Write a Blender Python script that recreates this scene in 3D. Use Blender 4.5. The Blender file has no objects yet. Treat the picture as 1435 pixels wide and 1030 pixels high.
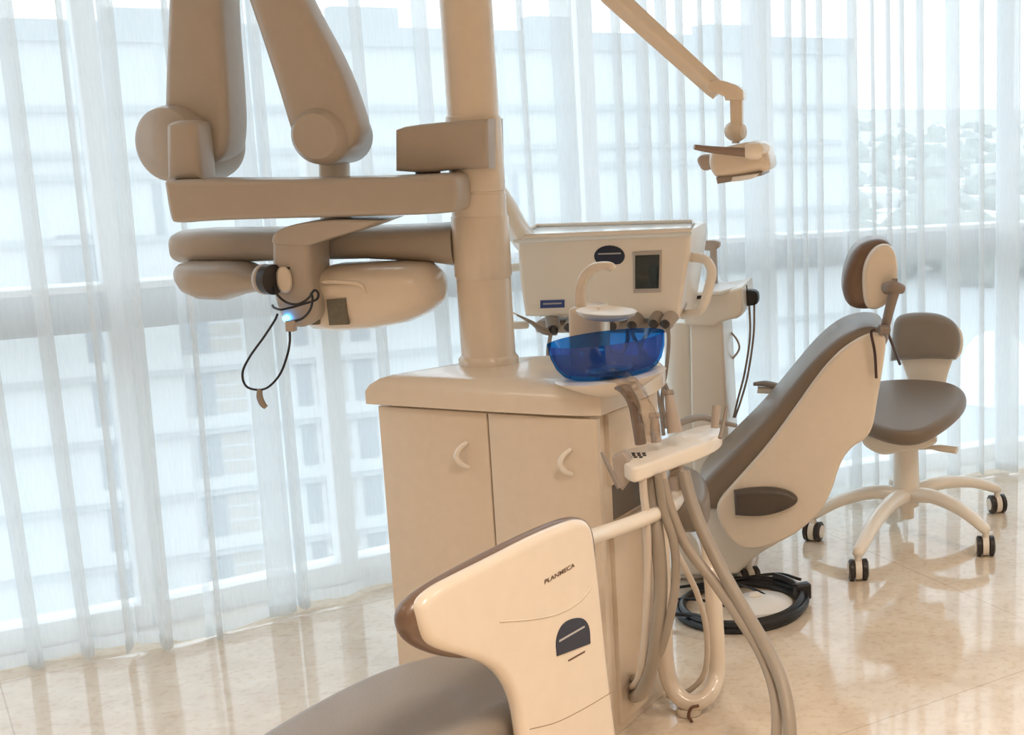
import bpy, bmesh, math, random
from mathutils import Vector as V, Matrix
random.seed(7)
PI = math.pi
SC = bpy.context.scene
COL = SC.collection
# ---------------------------------------------------------------- camera model
CX, CY, FOC, H = 1300.0, 515.0, 1900.0, 1.5
PITCH = math.atan((CY - 138.0) / FOC)
cp, sp = math.cos(PITCH), math.sin(PITCH)
CAM = V((0, 0, H))
def ray(px, py):
    dx = (px - CX) / FOC; dy = -(py - CY) / FOC
    return V((dx, cp + dy * sp, -sp + dy * cp))
def P(px, py, Y):
    d = ray(px, py); return CAM + d * (Y / d.y)
def G(px, py, z=0.0):
    d = ray(px, py); return CAM + d * ((z - H) / d.z)
def PN(px, py, p0, n):
    d = ray(px, py); return CAM + d * ((V(p0) - CAM).dot(V(n)) / d.dot(V(n)))
def pxm(n, Y):            # n photo pixels as metres at depth Y
    return n / FOC * (Y * 1.02)

# ---------------------------------------------------------------- materials
MAT = {}
def mat(name, col, rough=0.5, metal=0.0, spec=0.5, coat=0.0, bump=0.0, bscale=200, var=0.0, vscale=8, emit=None, estr=0):
    if name in MAT: return MAT[name]
    m = bpy.data.materials.new(name); m.use_nodes = True
    nt = m.node_tree; b = nt.nodes['Principled BSDF']
    b.inputs['Base Color'].default_value = (*col, 1)
    b.inputs['Roughness'].default_value = rough
    b.inputs['Metallic'].default_value = metal
    b.inputs['Specular IOR Level'].default_value = spec
    b.inputs['Coat Weight'].default_value = coat
    b.inputs['Coat Roughness'].default_value = 0.08
    tc = nt.nodes.new('ShaderNodeTexCoord')
    if var:
        n = nt.nodes.new('ShaderNodeTexNoise'); n.inputs['Scale'].default_value = vscale; n.inputs['Detail'].default_value = 6
        nt.links.new(tc.outputs['Object'], n.inputs['Vector'])
        r = nt.nodes.new('ShaderNodeMix'); r.data_type = 'RGBA'
        r.inputs['A'].default_value = (*[c * (1 - var) for c in col], 1)
        r.inputs['B'].default_value = (*[min(1, c * (1 + var)) for c in col], 1)
        nt.links.new(n.outputs['Fac'], r.inputs['Factor'])
        nt.links.new(r.outputs['Result'], b.inputs['Base Color'])
    if bump:
        n2 = nt.nodes.new('ShaderNodeTexNoise'); n2.inputs['Scale'].default_value = bscale; n2.inputs['Detail'].default_value = 3
        nt.links.new(tc.outputs['Object'], n2.inputs['Vector'])
        bp = nt.nodes.new('ShaderNodeBump'); bp.inputs['Strength'].default_value = bump; bp.inputs['Distance'].default_value = 0.002
        nt.links.new(n2.outputs['Fac'], bp.inputs['Height']); nt.links.new(bp.outputs['Normal'], b.inputs['Normal'])
    if emit:
        b.inputs['Emission Color'].default_value = (*emit, 1); b.inputs['Emission Strength'].default_value = estr
    MAT[name] = m
    return m
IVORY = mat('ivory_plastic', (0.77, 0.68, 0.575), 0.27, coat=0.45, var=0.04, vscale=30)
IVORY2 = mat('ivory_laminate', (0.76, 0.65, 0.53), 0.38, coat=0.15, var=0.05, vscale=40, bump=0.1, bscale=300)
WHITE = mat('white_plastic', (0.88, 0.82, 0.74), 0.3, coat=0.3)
ARM = mat('arm_ivory_shaded', (0.46, 0.405, 0.35), 0.4, coat=0.15, var=0.06, vscale=30)  # ivory darkened in its base colour to stand in for backlit shade
LEATHER = mat('taupe_leather', (0.215, 0.165, 0.125), 0.36, coat=0.12, bump=0.35, bscale=260, var=0.08)
LEATHERG = mat('grey_leather', (0.27, 0.235, 0.205), 0.38, coat=0.1, bump=0.35, bscale=260, var=0.06)
LEATHERB = mat('brown_leather', (0.17, 0.105, 0.07), 0.33, coat=0.2, bump=0.3, bscale=260)
GREYP = mat('grey_plastic', (0.30, 0.26, 0.23), 0.4)
MIDG = mat('warm_grey_plastic', (0.46, 0.39, 0.34), 0.4)
HOSE = mat('hose_rubber', (0.33, 0.28, 0.225), 0.42, bump=0.2, bscale=120)
HOSEL = mat('pale_hose', (0.62, 0.54, 0.46), 0.4)
BLACK = mat('black_rubber', (0.012, 0.012, 0.014), 0.4)
DARK = mat('dark_plastic', (0.035, 0.03, 0.03), 0.35)
SEAM = mat('seam_shadow_gap', (0.10, 0.06, 0.04), 0.8)
CHROME = mat('chrome', (0.75, 0.72, 0.68), 0.18, metal=1)
SCREEN = mat('dark_screen', (0.008, 0.018, 0.02), 0.1, coat=0.6)
BEZEL = mat('grey_bezel', (0.50, 0.45, 0.42), 0.35)
NAVY = mat('navy_sticker', (0.012, 0.02, 0.05), 0.3)
BLUEL = mat('blue_label', (0.04, 0.07, 0.25), 0.35)
INK = mat('brown_ink', (0.12, 0.06, 0.035), 0.5)
PAPER = mat('pale_print', (0.45, 0.45, 0.47), 0.5)
PLATE = mat('rating_plate', (0.16, 0.15, 0.12), 0.45, var=0.35, vscale=120)
ALU = mat('white_aluminium', (0.85, 0.87, 0.88), 0.35)
GREYALU = mat('grey_aluminium', (0.52, 0.55, 0.57), 0.5, var=0.1, vscale=20)
LED = mat('blue_led', (0.1, 0.4, 1.0), 0.3, emit=(0.05, 0.4, 1.0), estr=14)

def glassmat(name, tint, fac_gloss=0.08, rough=0.02):
    m = bpy.data.materials.new(name); m.use_nodes = True; nt = m.node_tree
    nt.nodes.remove(nt.nodes['Principled BSDF']); out = nt.nodes['Material Output']
    t = nt.nodes.new('ShaderNodeBsdfTransparent'); t.inputs[0].default_value = (*tint, 1)
    g = nt.nodes.new('ShaderNodeBsdfGlossy'); g.inputs['Roughness'].default_value = rough
    mx = nt.nodes.new('ShaderNodeMixShader'); mx.inputs[0].default_value = fac_gloss
    nt.links.new(t.outputs[0], mx.inputs[1]); nt.links.new(g.outputs[0], mx.inputs[2]); nt.links.new(mx.outputs[0], out.inputs[0])
    return m
PANE = glassmat('window_glass', (0.93, 0.97, 0.98), 0.04)
BLUEG = glassmat('blue_bowl_glass', (0.16, 0.50, 0.80), 0.07)
def tint_body(m, col, fac):
    nt = m.node_tree; out = nt.nodes['Material Output']; src = out.inputs[0].links[0].from_socket
    d = nt.nodes.new('ShaderNodeBsdfDiffuse'); d.inputs[0].default_value = (*col, 1)
    t = nt.nodes.new('ShaderNodeBsdfTranslucent'); t.inputs[0].default_value = (*col, 1)
    a = nt.nodes.new('ShaderNodeMixShader'); nt.links.new(d.outputs[0], a.inputs[1]); nt.links.new(t.outputs[0], a.inputs[2])
    x = nt.nodes.new('ShaderNodeMixShader'); x.inputs[0].default_value = fac
    nt.links.new(src, x.inputs[1]); nt.links.new(a.outputs[0], x.inputs[2]); nt.links.new(x.outputs[0], out.inputs[0])
tint_body(BLUEG, (0.02, 0.14, 0.50), 0.22)
FILM = glassmat('clear_film', (0.86, 0.80, 0.74), 0.16, 0.25)

def curtainmat(dens=0.58):
    m = bpy.data.materials.new('sheer_voile'); m.use_nodes = True; nt = m.node_tree
    nt.nodes.remove(nt.nodes['Principled BSDF']); out = nt.nodes['Material Output']
    t = nt.nodes.new('ShaderNodeBsdfTransparent')
    d = nt.nodes.new('ShaderNodeBsdfDiffuse'); d.inputs[0].default_value = (0.90, 0.92, 0.93, 1)
    tl = nt.nodes.new('ShaderNodeBsdfTranslucent'); tl.inputs[0].default_value = (0.90, 0.93, 0.95, 1)
    m1 = nt.nodes.new('ShaderNodeMixShader'); m1.inputs[0].default_value = 0.72
    nt.links.new(d.outputs[0], m1.inputs[1]); nt.links.new(tl.outputs[0], m1.inputs[2])
    # woven slubs vary the thread density a little
    tc = nt.nodes.new('ShaderNodeTexCoord'); mp = nt.nodes.new('ShaderNodeMapping'); mp.inputs['Scale'].default_value = (60, 60, 6)
    nz = nt.nodes.new('ShaderNodeTexNoise'); nz.inputs['Scale'].default_value = 3; nz.inputs['Detail'].default_value = 4
    mr = nt.nodes.new('ShaderNodeMapRange'); mr.inputs['To Min'].default_value = dens - 0.05; mr.inputs['To Max'].default_value = dens + 0.05
    nt.links.new(tc.outputs['Object'], mp.inputs[0]); nt.links.new(mp.outputs[0], nz.inputs['Vector'])
    nt.links.new(nz.outputs['Fac'], mr.inputs['Value'])
    mx = nt.nodes.new('ShaderNodeMixShader')
    nt.links.new(mr.outputs[0], mx.inputs[0]); nt.links.new(t.outputs[0], mx.inputs[1]); nt.links.new(m1.outputs[0], mx.inputs[2])
    nt.links.new(mx.outputs[0], out.inputs[0])
    return m
VOILE = curtainmat()

def marble():
    m = bpy.data.materials.new('polished_cream_marble'); m.use_nodes = True; nt = m.node_tree; b = nt.nodes['Principled BSDF']
    tc = nt.nodes.new('ShaderNodeTexCoord')
    n1 = nt.nodes.new('ShaderNodeTexNoise'); n1.inputs['Scale'].default_value = 7.0; n1.inputs['Detail'].default_value = 9; n1.inputs['Roughness'].default_value = 0.65; n1.inputs['Distortion'].default_value = 0.5
    r1 = nt.nodes.new('ShaderNodeValToRGB'); e = r1.color_ramp.elements
    e[0].position = 0.30; e[0].color = (0.66, 0.54, 0.42, 1); e[1].position = 0.68; e[1].color = (0.78, 0.69, 0.58, 1)
    n2 = nt.nodes.new('ShaderNodeTexNoise'); n2.inputs['Scale'].default_value = 45; n2.inputs['Detail'].default_value = 5
    r2 = nt.nodes.new('ShaderNodeValToRGB'); e = r2.color_ramp.elements
    e[0].position = 0.36; e[0].color = (0.90, 0.85, 0.78, 1); e[1].position = 0.48; e[1].color = (1, 1, 1, 1)
    mu = nt.nodes.new('ShaderNodeMix'); mu.data_type = 'RGBA'; mu.blend_type = 'MULTIPLY'; mu.inputs['Factor'].default_value = 0.8
    # tile joints: rotate object coordinates, brick texture used as grid
    mp = nt.nodes.new('ShaderNodeMapping'); mp.inputs['Rotation'].default_value = (0, 0, -FLOOR_ROT)
    off = V((FLOOR_P.x, FLOOR_P.y, 0)); off.rotate(Matrix.Rotation(-FLOOR_ROT, 3, 'Z'))
    mp.inputs['Location'].default_value = (-off.x, -off.y, 0)
    bk = nt.nodes.new('ShaderNodeTexBrick'); bk.offset = 0
    bk.inputs['Color1'].default_value = (1, 1, 1, 1); bk.inputs['Color2'].default_value = (1, 1, 1, 1); bk.inputs['Mortar'].default_value = (0.5, 0.4, 0.3, 1)
    bk.inputs['Scale'].default_value = 1; bk.inputs['Mortar Size'].default_value = 0.0022; bk.inputs['Mortar Smooth'].default_value = 0.2
    bk.inputs['Brick Width'].default_value = 2.4; bk.inputs['Row Height'].default_value = 1.6
    mu2 = nt.nodes.new('ShaderNodeMix'); mu2.data_type = 'RGBA'; mu2.blend_type = 'MULTIPLY'; mu2.inputs['Factor'].default_value = 0.45
    L = nt.links.new
    L(tc.outputs['Object'], n1.inputs['Vector']); L(tc.outputs['Object'], n2.inputs['Vector']); L(tc.outputs['Object'], mp.inputs[0]); L(mp.outputs[0], bk.inputs['Vector'])
    L(n1.outputs['Fac'], r1.inputs[0]); L(n2.outputs['Fac'], r2.inputs[0])
    L(r1.outputs[0], mu.inputs['A']); L(r2.outputs[0], mu.inputs['B'])
    L(mu.outputs['Result'], mu2.inputs['A']); L(bk.outputs['Color'], mu2.inputs['B'])
    L(mu2.outputs['Result'], b.inputs['Base Color'])
    b.inputs['Roughness'].default_value = 0.055; b.inputs['Specular IOR Level'].default_value = 0.75
    return m
fa, fb = G(0, 958), G(530, 842)
FLOOR_ROT = math.atan2(fb.y - fa.y, fb.x - fa.x); FLOOR_P = fa

# ---------------------------------------------------------------- mesh helpers
def new(): return bmesh.new()
OFF = {}
def finish(name, bm, m, parent=None, smooth=38):
    off = OFF.get(parent.name, V((0, 0, 0))) if parent else V((0, 0, 0))
    bmesh.ops.recalc_face_normals(bm, faces=bm.faces)
    if off.length: bmesh.ops.translate(bm, vec=-off, verts=bm.verts)
    me = bpy.data.meshes.new(name); bm.to_mesh(me); bm.free()
    for p in me.polygons: p.use_smooth = len(p.vertices) <= 4
    if smooth: me.set_sharp_from_angle(angle=math.radians(smooth))
    me.materials.append(m)
    o = bpy.data.objects.new(name, me); COL.objects.link(o)
    if parent: o.parent = parent
    OFF[o.name] = off
    return o
def thing(name, label, cat, loc, group=None):
    o = bpy.data.objects.new(name, None); o.empty_display_size = 0.1; COL.objects.link(o)
    o.location = loc; o['label'] = label; o['category'] = cat
    if group: o['group'] = group
    OFF[o.name] = V(loc)
    return o
def tag(o, label, cat, group=None):
    o['label'] = label; o['category'] = cat
    if group: o['group'] = group
    return o
def recentre(o):           # move a single-mesh thing's origin to its lowest centre
    vs = [v.co for v in o.data.vertices]
    c = V(((min(v.x for v in vs) + max(v.x for v in vs)) / 2, (min(v.y for v in vs) + max(v.y for v in vs)) / 2, min(v.z for v in vs)))
    o.data.transform(Matrix.Translation(-c)); o.location = c; OFF[o.name] = c
    return o
def struct(name, bm, m, parent=None, smooth=38):
    o = finish(name, bm, m, parent, smooth)
    if not parent: o['kind'] = 'structure'
    return o

def chaikin(pts, it=2, closed=True):
    """pts: (x,y) or (x,y,1) where 1 keeps the corner"""
    cur = [(p[0], p[1], (len(p) > 2 and p[2]) or 0) for p in pts]
    for _ in range(it):
        o = []; n = len(cur)
        for i, p in enumerate(cur):
            if p[2]: o.append(p); continue
            a = cur[i - 1]; b = cur[(i + 1) % n]
            o.append((p[0] * .75 + a[0] * .25, p[1] * .75 + a[1] * .25, 0))
            o.append((p[0] * .75 + b[0] * .25, p[1] * .75 + b[1] * .25, 0))
        cur = o
    return [(p[0], p[1]) for p in cur]
def poly_area(p):
    return 0.5 * sum(p[i - 1][0] * p[i][1] - p[i][0] * p[i - 1][1] for i in range(len(p)))
def inset(p, d):
    n = len(p); o = []; E = []
    for i in range(n):
        e = V(p[(i + 1) % n]) - V(p[i]); E.append(e.normalized() if e.length > 1e-9 else V((1, 0)))
    for i in range(n):
        b = V(p[i]); e1, e2 = E[i - 1], E[i]
        m = V((-e1.y, e1.x)) + V((-e2.y, e2.x))
        if m.length < 1e-5: m = V((-e1.y, e1.x))
        m.normalize(); k = min(2.2, 1.0 / max(0.3, m.dot(V((-e1.y, e1.x)))))
        o.append(b + m * d * k)
    alive = list(range(n))          # edges that survive the inset; flipped ones collapse to one point
    for _ in range(12):
        flip = [i for i in alive if (o[(i + 1) % n] - o[i]).dot(E[i]) < -1e-9]
        if not flip or len(alive) - len(flip) < 3: break
        alive = [i for i in alive if i not in flip]
        for k, i in enumerate(alive):
            j = alive[(k + 1) % len(alive)]; run = (j - i) % n
            if run <= 1: continue
            n1 = V((-E[i].y, E[i].x)); n2 = V((-E[j].y, E[j].x)); c1 = n1.dot(V(p[i])) + d; c2 = n2.dot(V(p[j])) + d
            det = n1.x * n2.y - n1.y * n2.x
            mid = (o[(i + 1) % n] + o[j]) / 2
            if abs(det) > 0.03:
                q = V(((c1 * n2.y - c2 * n1.y) / det, (n1.x * c2 - n2.x * c1) / det))
                if (q - mid).length < 4 * abs(d) + .01: mid = q
            for t in range(run): o[(i + 1 + t) % n] = mid.copy()
    return [tuple(v) for v in o]
def slab(bm, pts3, nrm, thick, r=0.01, seg=4):
    """pts3: outline in 3D on the visible plane; nrm: direction to extrude away; rounded both rims"""
    nrm = V(nrm).normalized(); o0 = pts3[0].copy()
    u = (pts3[len(pts3) // 2] - o0); u = (u - nrm * u.dot(nrm)).normalized(); v = nrm.cross(u)
    p2 = []
    for p in pts3:
        q = ((p - o0).dot(u), (p - o0).dot(v))
        if not p2 or (V(q) - V(p2[-1])).length > 1e-5: p2.append(q)
    if (V(p2[0]) - V(p2[-1])).length < 1e-5: p2.pop()
    hgt = (pts3[0] - o0).dot(nrm)
    if poly_area(p2) < 0: p2.reverse()
    r = min(r, thick / 2 * 0.98)
    lv = []
    if r > 0:
        for k in range(seg + 1):
            a = PI / 2 * k / seg; lv.append((r * (1 - math.sin(a)), r * (1 - math.cos(a))))
        lv = lv + [(i_, thick - t) for (i_, t) in reversed(lv)]
    else: lv = [(0, 0), (0, thick)]
    rings = []
    for ins, t in lv:
        q = inset(p2, ins) if ins > 1e-9 else p2
        rings.append([bm.verts.new(o0 + u * x + v * y + nrm * t) for x, y in q])
    for a, b in zip(rings, rings[1:]):
        for i in range(len(a)):
            j = (i + 1) % len(a); bm.faces.new((a[i], a[j], b[j], b[i]))
    bm.faces.new(rings[0][::-1]); bm.faces.new(rings[-1])
    bmesh.ops.remove_doubles(bm, verts=bm.verts, dist=2e-5)
    return bm
def pslab(bm, pix, Y, thick, r=0.01, it=2, u=(1, 0, 0), seg=4, x0=None):
    """outline traced in photo pixels on a vertical plane through depth Y, extruded away from the viewer"""
    q = chaikin(pix, it); n = V((-u[1], u[0], 0)).normalized()
    cx = sum(p[0] for p in q) / len(q) if x0 is None else x0
    cy = sum(p[1] for p in q) / len(q); p0 = P(cx, cy, Y)
    return slab(bm, [PN(x, y, p0, n) for x, y in q], n, thick, r, seg)
def hslab(bm, pix, z, thick, r=0.01, it=2, seg=4):
    q = chaikin(pix, it)
    return slab(bm, [G(x, y, z) for x, y in q], (0, 0, -1), thick, r, seg)
def box(bm, c, s, rot=None, r=0.0, seg=3):
    t = bmesh.new(); bmesh.ops.create_cube(t, size=1)
    bmesh.ops.scale(t, vec=V(s), verts=t.verts)
    if r > 0: bmesh.ops.bevel(t, geom=t.edges[:], offset=r, segments=seg, profile=0.5, affect='EDGES', clamp_overlap=True)
    M = Matrix.Translation(V(c)) @ (rot.to_4x4() if rot else Matrix.Identity(4))
    bmesh.ops.transform(t, matrix=M, verts=t.verts)
    merge(bm, t); return bm
def merge(bm, t):
    me = bpy.data.meshes.new('tmp'); t.to_mesh(me); t.free(); bm.from_mesh(me); bpy.data.meshes.remove(me)
def cr(pts, n=10):
    pts = [V(p) for p in pts]; P_ = [pts[0] * 2 - pts[1]] + pts + [pts[-1] * 2 - pts[-2]]; o = []
    for i in range(1, len(P_) - 2):
        a, b, c, d = P_[i - 1:i + 3]
        for k in range(n):
            t = k / n
            o.append(0.5 * ((2 * b) + (c - a) * t + (2 * a - 5 * b + 4 * c - d) * t * t + (3 * b - a - 3 * c + d) * t ** 3))
    o.append(pts[-1].copy()); return o
def tube(bm, pts, r, n=14, smooth=True, sub=10, cap=True, flat=1.0):
    """r: number or list per control point"""
    rs = r if isinstance(r, (list, tuple)) else [r] * len(pts)
    if smooth and len(pts) > 2:
        path = cr(pts, sub); rr = [rs[min(int(i / sub), len(rs) - 1)] * (1 - (i % sub) / sub) + rs[min(int(i / sub) + 1, len(rs) - 1)] * ((i % sub) / sub) for i in range(len(path))]
    else: path = [V(p) for p in pts]; rr = list(rs)
    T = []
    for i in range(len(path)):
        a = path[max(0, i - 1)]; b = path[min(len(path) - 1, i + 1)]; T.append((b - a).normalized())
    up = V((0, 0, 1)) if abs(T[0].z) < 0.9 else V((0, 1, 0))
    U = T[0].cross(up).normalized(); rings = []
    for i, p in enumerate(path):
        U = (U - T[i] * U.dot(T[i])).normalized(); W = T[i].cross(U)
        rings.append([bm.verts.new(p + (U * math.cos(2 * PI * k / n) + W * math.sin(2 * PI * k / n) * flat) * rr[i]) for k in range(n)])
    for a, b in zip(rings, rings[1:]):
        for i in range(n):
            j = (i + 1) % n; bm.faces.new((a[i], a[j], b[j], b[i]))
    if cap: bm.faces.new(rings[0][::-1]); bm.faces.new(rings[-1])
    return bm
def ptube(bm, pix, r, n=14, sub=10, flat=1.0):    # pix: (x, y, Y)
    return tube(bm, [P(*p) for p in pix], r, n, True, sub, True, flat)
def lathe(bm, prof, c, axis=(0, 0, 1), n=40, closed=False):
    """prof: (radius, height) along axis from c"""
    ax = V(axis).normalized(); up = V((1, 0, 0)) if abs(ax.x) < 0.9 else V((0, 1, 0))
    U = ax.cross(up).normalized(); W = ax.cross(U); rings = []
    for r, h in prof:
        rings.append([bm.verts.new(V(c) + ax * h + (U * math.cos(2 * PI * k / n) + W * math.sin(2 * PI * k / n)) * max(r, 1e-5)) for k in range(n)])
    prs = list(zip(rings, rings[1:])) + ([(rings[-1], rings[0])] if closed else [])
    for a, b in prs:
        for i in range(n):
            j = (i + 1) % n; bm.faces.new((a[i], a[j], b[j], b[i]))
    if not closed: bm.faces.new(rings[0][::-1]); bm.faces.new(rings[-1])
    return bm
def loft(bm, secs, n=36):
    """secs: (centre, U, W, exponent)"""
    rings = []
    for c, U, W, e in secs:
        ring = []
        for k in range(n):
            a = 2 * PI * k / n; ca, sa = math.cos(a), math.sin(a)
            x = math.copysign(abs(ca) ** (2 / e), ca); y = math.copysign(abs(sa) ** (2 / e), sa)
            ring.append(bm.verts.new(V(c) + V(U) * x + V(W) * y))
        rings.append(ring)
    for a, b in zip(rings, rings[1:]):
        for i in range(n):
            j = (i + 1) % n; bm.faces.new((a[i], a[j], b[j], b[i]))
    bm.faces.new(rings[0][::-1]); bm.faces.new(rings[-1])
    return bm
def lettering(text, p0, udir, vdir, height, m, parent, name='lettering', squeeze=1.0):
    cu = bpy.data.curves.new('tmpfont', 'FONT'); cu.body = text; cu.size = 1; cu.extrude = 0.0; cu.offset = 0.004
    ob = bpy.data.objects.new('tmpfont', cu); COL.objects.link(ob)
    bpy.context.view_layer.update()
    me = bpy.data.meshes.new_from_object(ob.evaluated_get(bpy.context.evaluated_depsgraph_get()))
    bm = bmesh.new(); bm.from_mesh(me); bpy.data.objects.remove(ob); bpy.data.curves.remove(cu); bpy.data.meshes.remove(me)
    u = V(udir).normalized(); v = V(vdir).normalized(); n = u.cross(v).normalized()
    res = bmesh.ops.extrude_face_region(bm, geom=bm.faces[:])
    for g in res['geom']:
        if isinstance(g, bmesh.types.BMVert): g.co.z += 0.02
    for vt in bm.verts:
        c = vt.co.copy(); vt.co = V(p0) + u * c.x * height * squeeze + v * c.y * height + n * c.z * 0.02
    return finish(name, bm, m, parent)
def copy_tree(o, parent=None):
    c = o.copy(); COL.objects.link(c)
    if parent: c.parent = parent
    for ch in [x for x in o.children]: copy_tree(ch, c)
    return c

# ================================================================ THE SETTING
# plan curve of the curtain line, traced from the hem on the floor
hem = [G(x, y) for x, y in [(50, 934), (200, 912), (350, 884), (430, 862), (530, 820), (700, 782), (950, 738), (1170, 700), (1300, 677), (1435, 655)]]
hem = [V((-5.2, 1.2, 0)), V((-4.2, 2.05, 0)), V((-3.2, 2.78, 0))] + hem + [V((1.6, hem[-1].y + 0.22, 0)), V((3.3, hem[-1].y + 0.35, 0))]
def cY(X):
    for a, b in zip(hem, hem[1:]):
        if X <= b.x or b is hem[-1]:
            t = (X - a.x) / (b.x - a.x); return a.y + (b.y - a.y) * t
def cYs(X):   # smoothed
    return sum(cY(X + k * 0.08) for k in range(-4, 5)) / 9
def curtX(px, py=300):
    Y = 4.5
    for _ in range(30):
        X = P(px, py, Y).x; Y = cYs(X)
    return X
GL = 0.26     # glazing behind the curtain line
XL, XR, YB, ZC = -4.6, 3.0, -2.6, 2.85

b = new()
edge = [V((XL + (XR - XL) * i / 40, cYs(XL + (XR - XL) * i / 40) + GL + 0.10, 0)) for i in range(41)]
outl = [V((XL, YB, 0)), V((XR, YB, 0))] + edge[::-1]
slab(b, outl, (0, 0, -1), 0.15, 0)
struct('floor', b, marble())
b = new(); slab(b, [v + V((0, 0, ZC)) for v in outl], (0, 0, 1), 0.15, 0)
struct('ceiling', b, mat('ceiling_paint', (0.74, 0.65, 0.54), 0.8))
wallm = mat('wall_paint', (0.72, 0.63, 0.52), 0.7)
b = new(); box(b, ((XL - 0.08), (YB + 2.0) / 2, ZC / 2), (0.16, 2.0 - YB, ZC)); struct('wall_left', b, wallm)
b = new(); box(b, ((XR + 0.08), (YB + edge[-1].y) / 2, ZC / 2), (0.16, edge[-1].y - YB, ZC)); struct('wall_right', b, wallm)
b = new(); box(b, ((XL + XR) / 2, YB - 0.08, ZC / 2), (XR - XL + 0.32, 0.16, ZC)); struct('wall_back', b, wallm)

# curved glazing: bays between mullions
mull = [XL] + [curtX(p) for p in (-420, 60, 385, 800, 1060, 1412)] + [1.75, XR]
pts = [V((x, cYs(x) + GL, 0)) for x in mull]
for i in range(len(pts) - 1):
    a, c = pts[i], pts[i + 1]; d = (c - a); L = d.length; d.normalize(); n = V((-d.y, d.x, 0))
    R = Matrix((d, n, V((0, 0, 1)))).transposed()
    b = new()
    box(b, a + V((0, 0, ZC / 2)), (0.055, 0.07, ZC), R, 0.004)
    box(b, (a + c) / 2 + V((0, 0, 0.035)), (L, 0.09, 0.07), R, 0.004)
    box(b, (a + c) / 2 + V((0, 0, ZC - 0.04)), (L, 0.09, 0.08), R, 0.004)
    w = struct('window_%d' % (i + 1), b, ALU)
    b = new(); box(b, (a + c) / 2 + V((0, 0, ZC / 2)) + n * 0.01, (L - 0.05, 0.012, ZC - 0.15), R); finish('pane', b, PANE, w)
    b = new(); box(b, (a + c) / 2 + V((0, 0, 0.925)) - n * 0.02, (L - 0.05, 0.06, 0.11), R, 0.004); finish('transom', b, GREYALU, w)
    b = new(); box(b, (a + c) / 2 + V((0, 0, 0.993)) - n * 0.03, (L - 0.05, 0.09, 0.02), R, 0.004); finish('transom_cap', b, ALU, w)

# ---- curtains: a single cloth wound into folds (cross-section traced, overlaps are real layers)
bands = [(-330, -290), (-250, -205), (-160, -120), (-60, -25), (28, 62), (118, 128), (168, 198), (258, 272), (330, 372), (372, 392), (512, 532), (598, 622), (700, 712), (741, 752), (786, 816), (868, 882), (900, 918), (928, 944), (955, 966), (985, 992), (1008, 1018), (1044, 1076), (1103, 1112), (1126, 1132), (1146, 1154),
         (1190, 1202), (1222, 1226), (1243, 1248), (1262, 1267), (1285, 1293), (1326, 1342), (1372, 1376), (1396, 1424), (1462, 1474), (1500, 1535), (1570, 1580), (1640, 1670), (1720, 1740)]
def build_curtain(name, pa, pb, label, seed, top=2.78, bot=0.010):
    rnd = random.Random(seed)
    xs = []                      # plan control: (X, offset toward the room)
    xa, xb = curtX(pa), curtX(pb); cur = xa; xs.append((xa, 0.0))
    bl = [(curtX(p), curtX(q)) for p, q in bands if p >= pa - 1 and q <= pb + 1]
    def fill(x0, x1):
        n = max(1, int((x1 - x0) / 0.055))
        for k in range(1, n + 1):
            x = x0 + (x1 - x0) * k / n
            if k < n: xs.append((x + rnd.uniform(-.008, .008), rnd.uniform(0.006, 0.030) * (1 if (k % 2) else -1)))
    for p, q in bl:
        fill(cur, p)
        w = q - p
        xs.append((p - 0.004, 0.0)); xs.append((q - w * 0.02, 0.030)); xs.append((q, 0.042)); xs.append((q - w * 0.1, 0.050))
        xs.append((p + w * 0.1, 0.014)); xs.append((p, -0.004)); xs.append((p + w * 0.1, -0.016)); xs.append((q + 0.004, 0.0))
        cur = q + 0.004
    fill(cur, xb); xs.append((xb, 0.0))
    ctrl = [V((x, o, 0)) for x, o in xs]; path = cr(ctrl, 5)
    b = new(); rows = []
    nz = 12
    for j in range(nz + 1):
        t = j / nz; z = bot + (top - bot) * t
        amp = 1.0 + 0.35 * (1 - t); row = []
        for q in path:
            sw = 0.024 * math.sin(q.x * 9 + seed) * (1 - t) ** 2 - 0.028 * (1 - t) ** 2 * math.sin(q.x * 5.3 + 1 + seed)
            X = q.x + 0.02 * (t - 0.45) * math.sin(q.x * 3 + seed)
            off = q.y * amp + sw
            row.append(b.verts.new((X + 0.1 * off, cYs(X) - off, z + (0.008 * math.sin(q.x * 14 + seed) if j == 0 else 0))))
        rows.append(row)
    for a, c in zip(rows, rows[1:]):
        for i in range(len(a) - 1): b.faces.new((a[i], a[i + 1], c[i + 1], c[i]))
    hemv = [v.co.copy() for v in rows[0]]
    th = thing(name, label, 'curtain', (sum(v.x for v in hemv) / len(hemv), sum(v.y for v in hemv) / len(hemv), 0), 'sheer window curtains')
    cl = finish('voile_panel', b, VOILE, th, smooth=0)
    b = new(); r0 = []
    top0 = [v + V((0, -0.002, 0.035)) for v in hemv]
    for v in hemv: r0.append(b.verts.new(v + V((0, -0.002, 0))))
    r1 = [b.verts.new(v) for v in top0]
    for i in range(len(r0) - 1): b.faces.new((r0[i], r0[i + 1], r1[i + 1], r1[i]))
    finish('hem', b, VOILE, th, smooth=0)
    return th
build_curtain('sheer_curtain', -700, 252, 'white sheer curtain at the far left, left of the column of equipment arms', 1)
build_curtain('sheer_curtain', 240, 720, 'white sheer curtain hanging behind the x-ray head and left of the cabinet', 2)
build_curtain('sheer_curtain', 712, 1188, 'white sheer curtain with narrow folds behind the instrument console and examination lamp', 3)
build_curtain('sheer_curtain', 1180, 2150, 'white sheer curtain at the far right, behind the rolling stool, with city trees showing through', 4)

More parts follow.
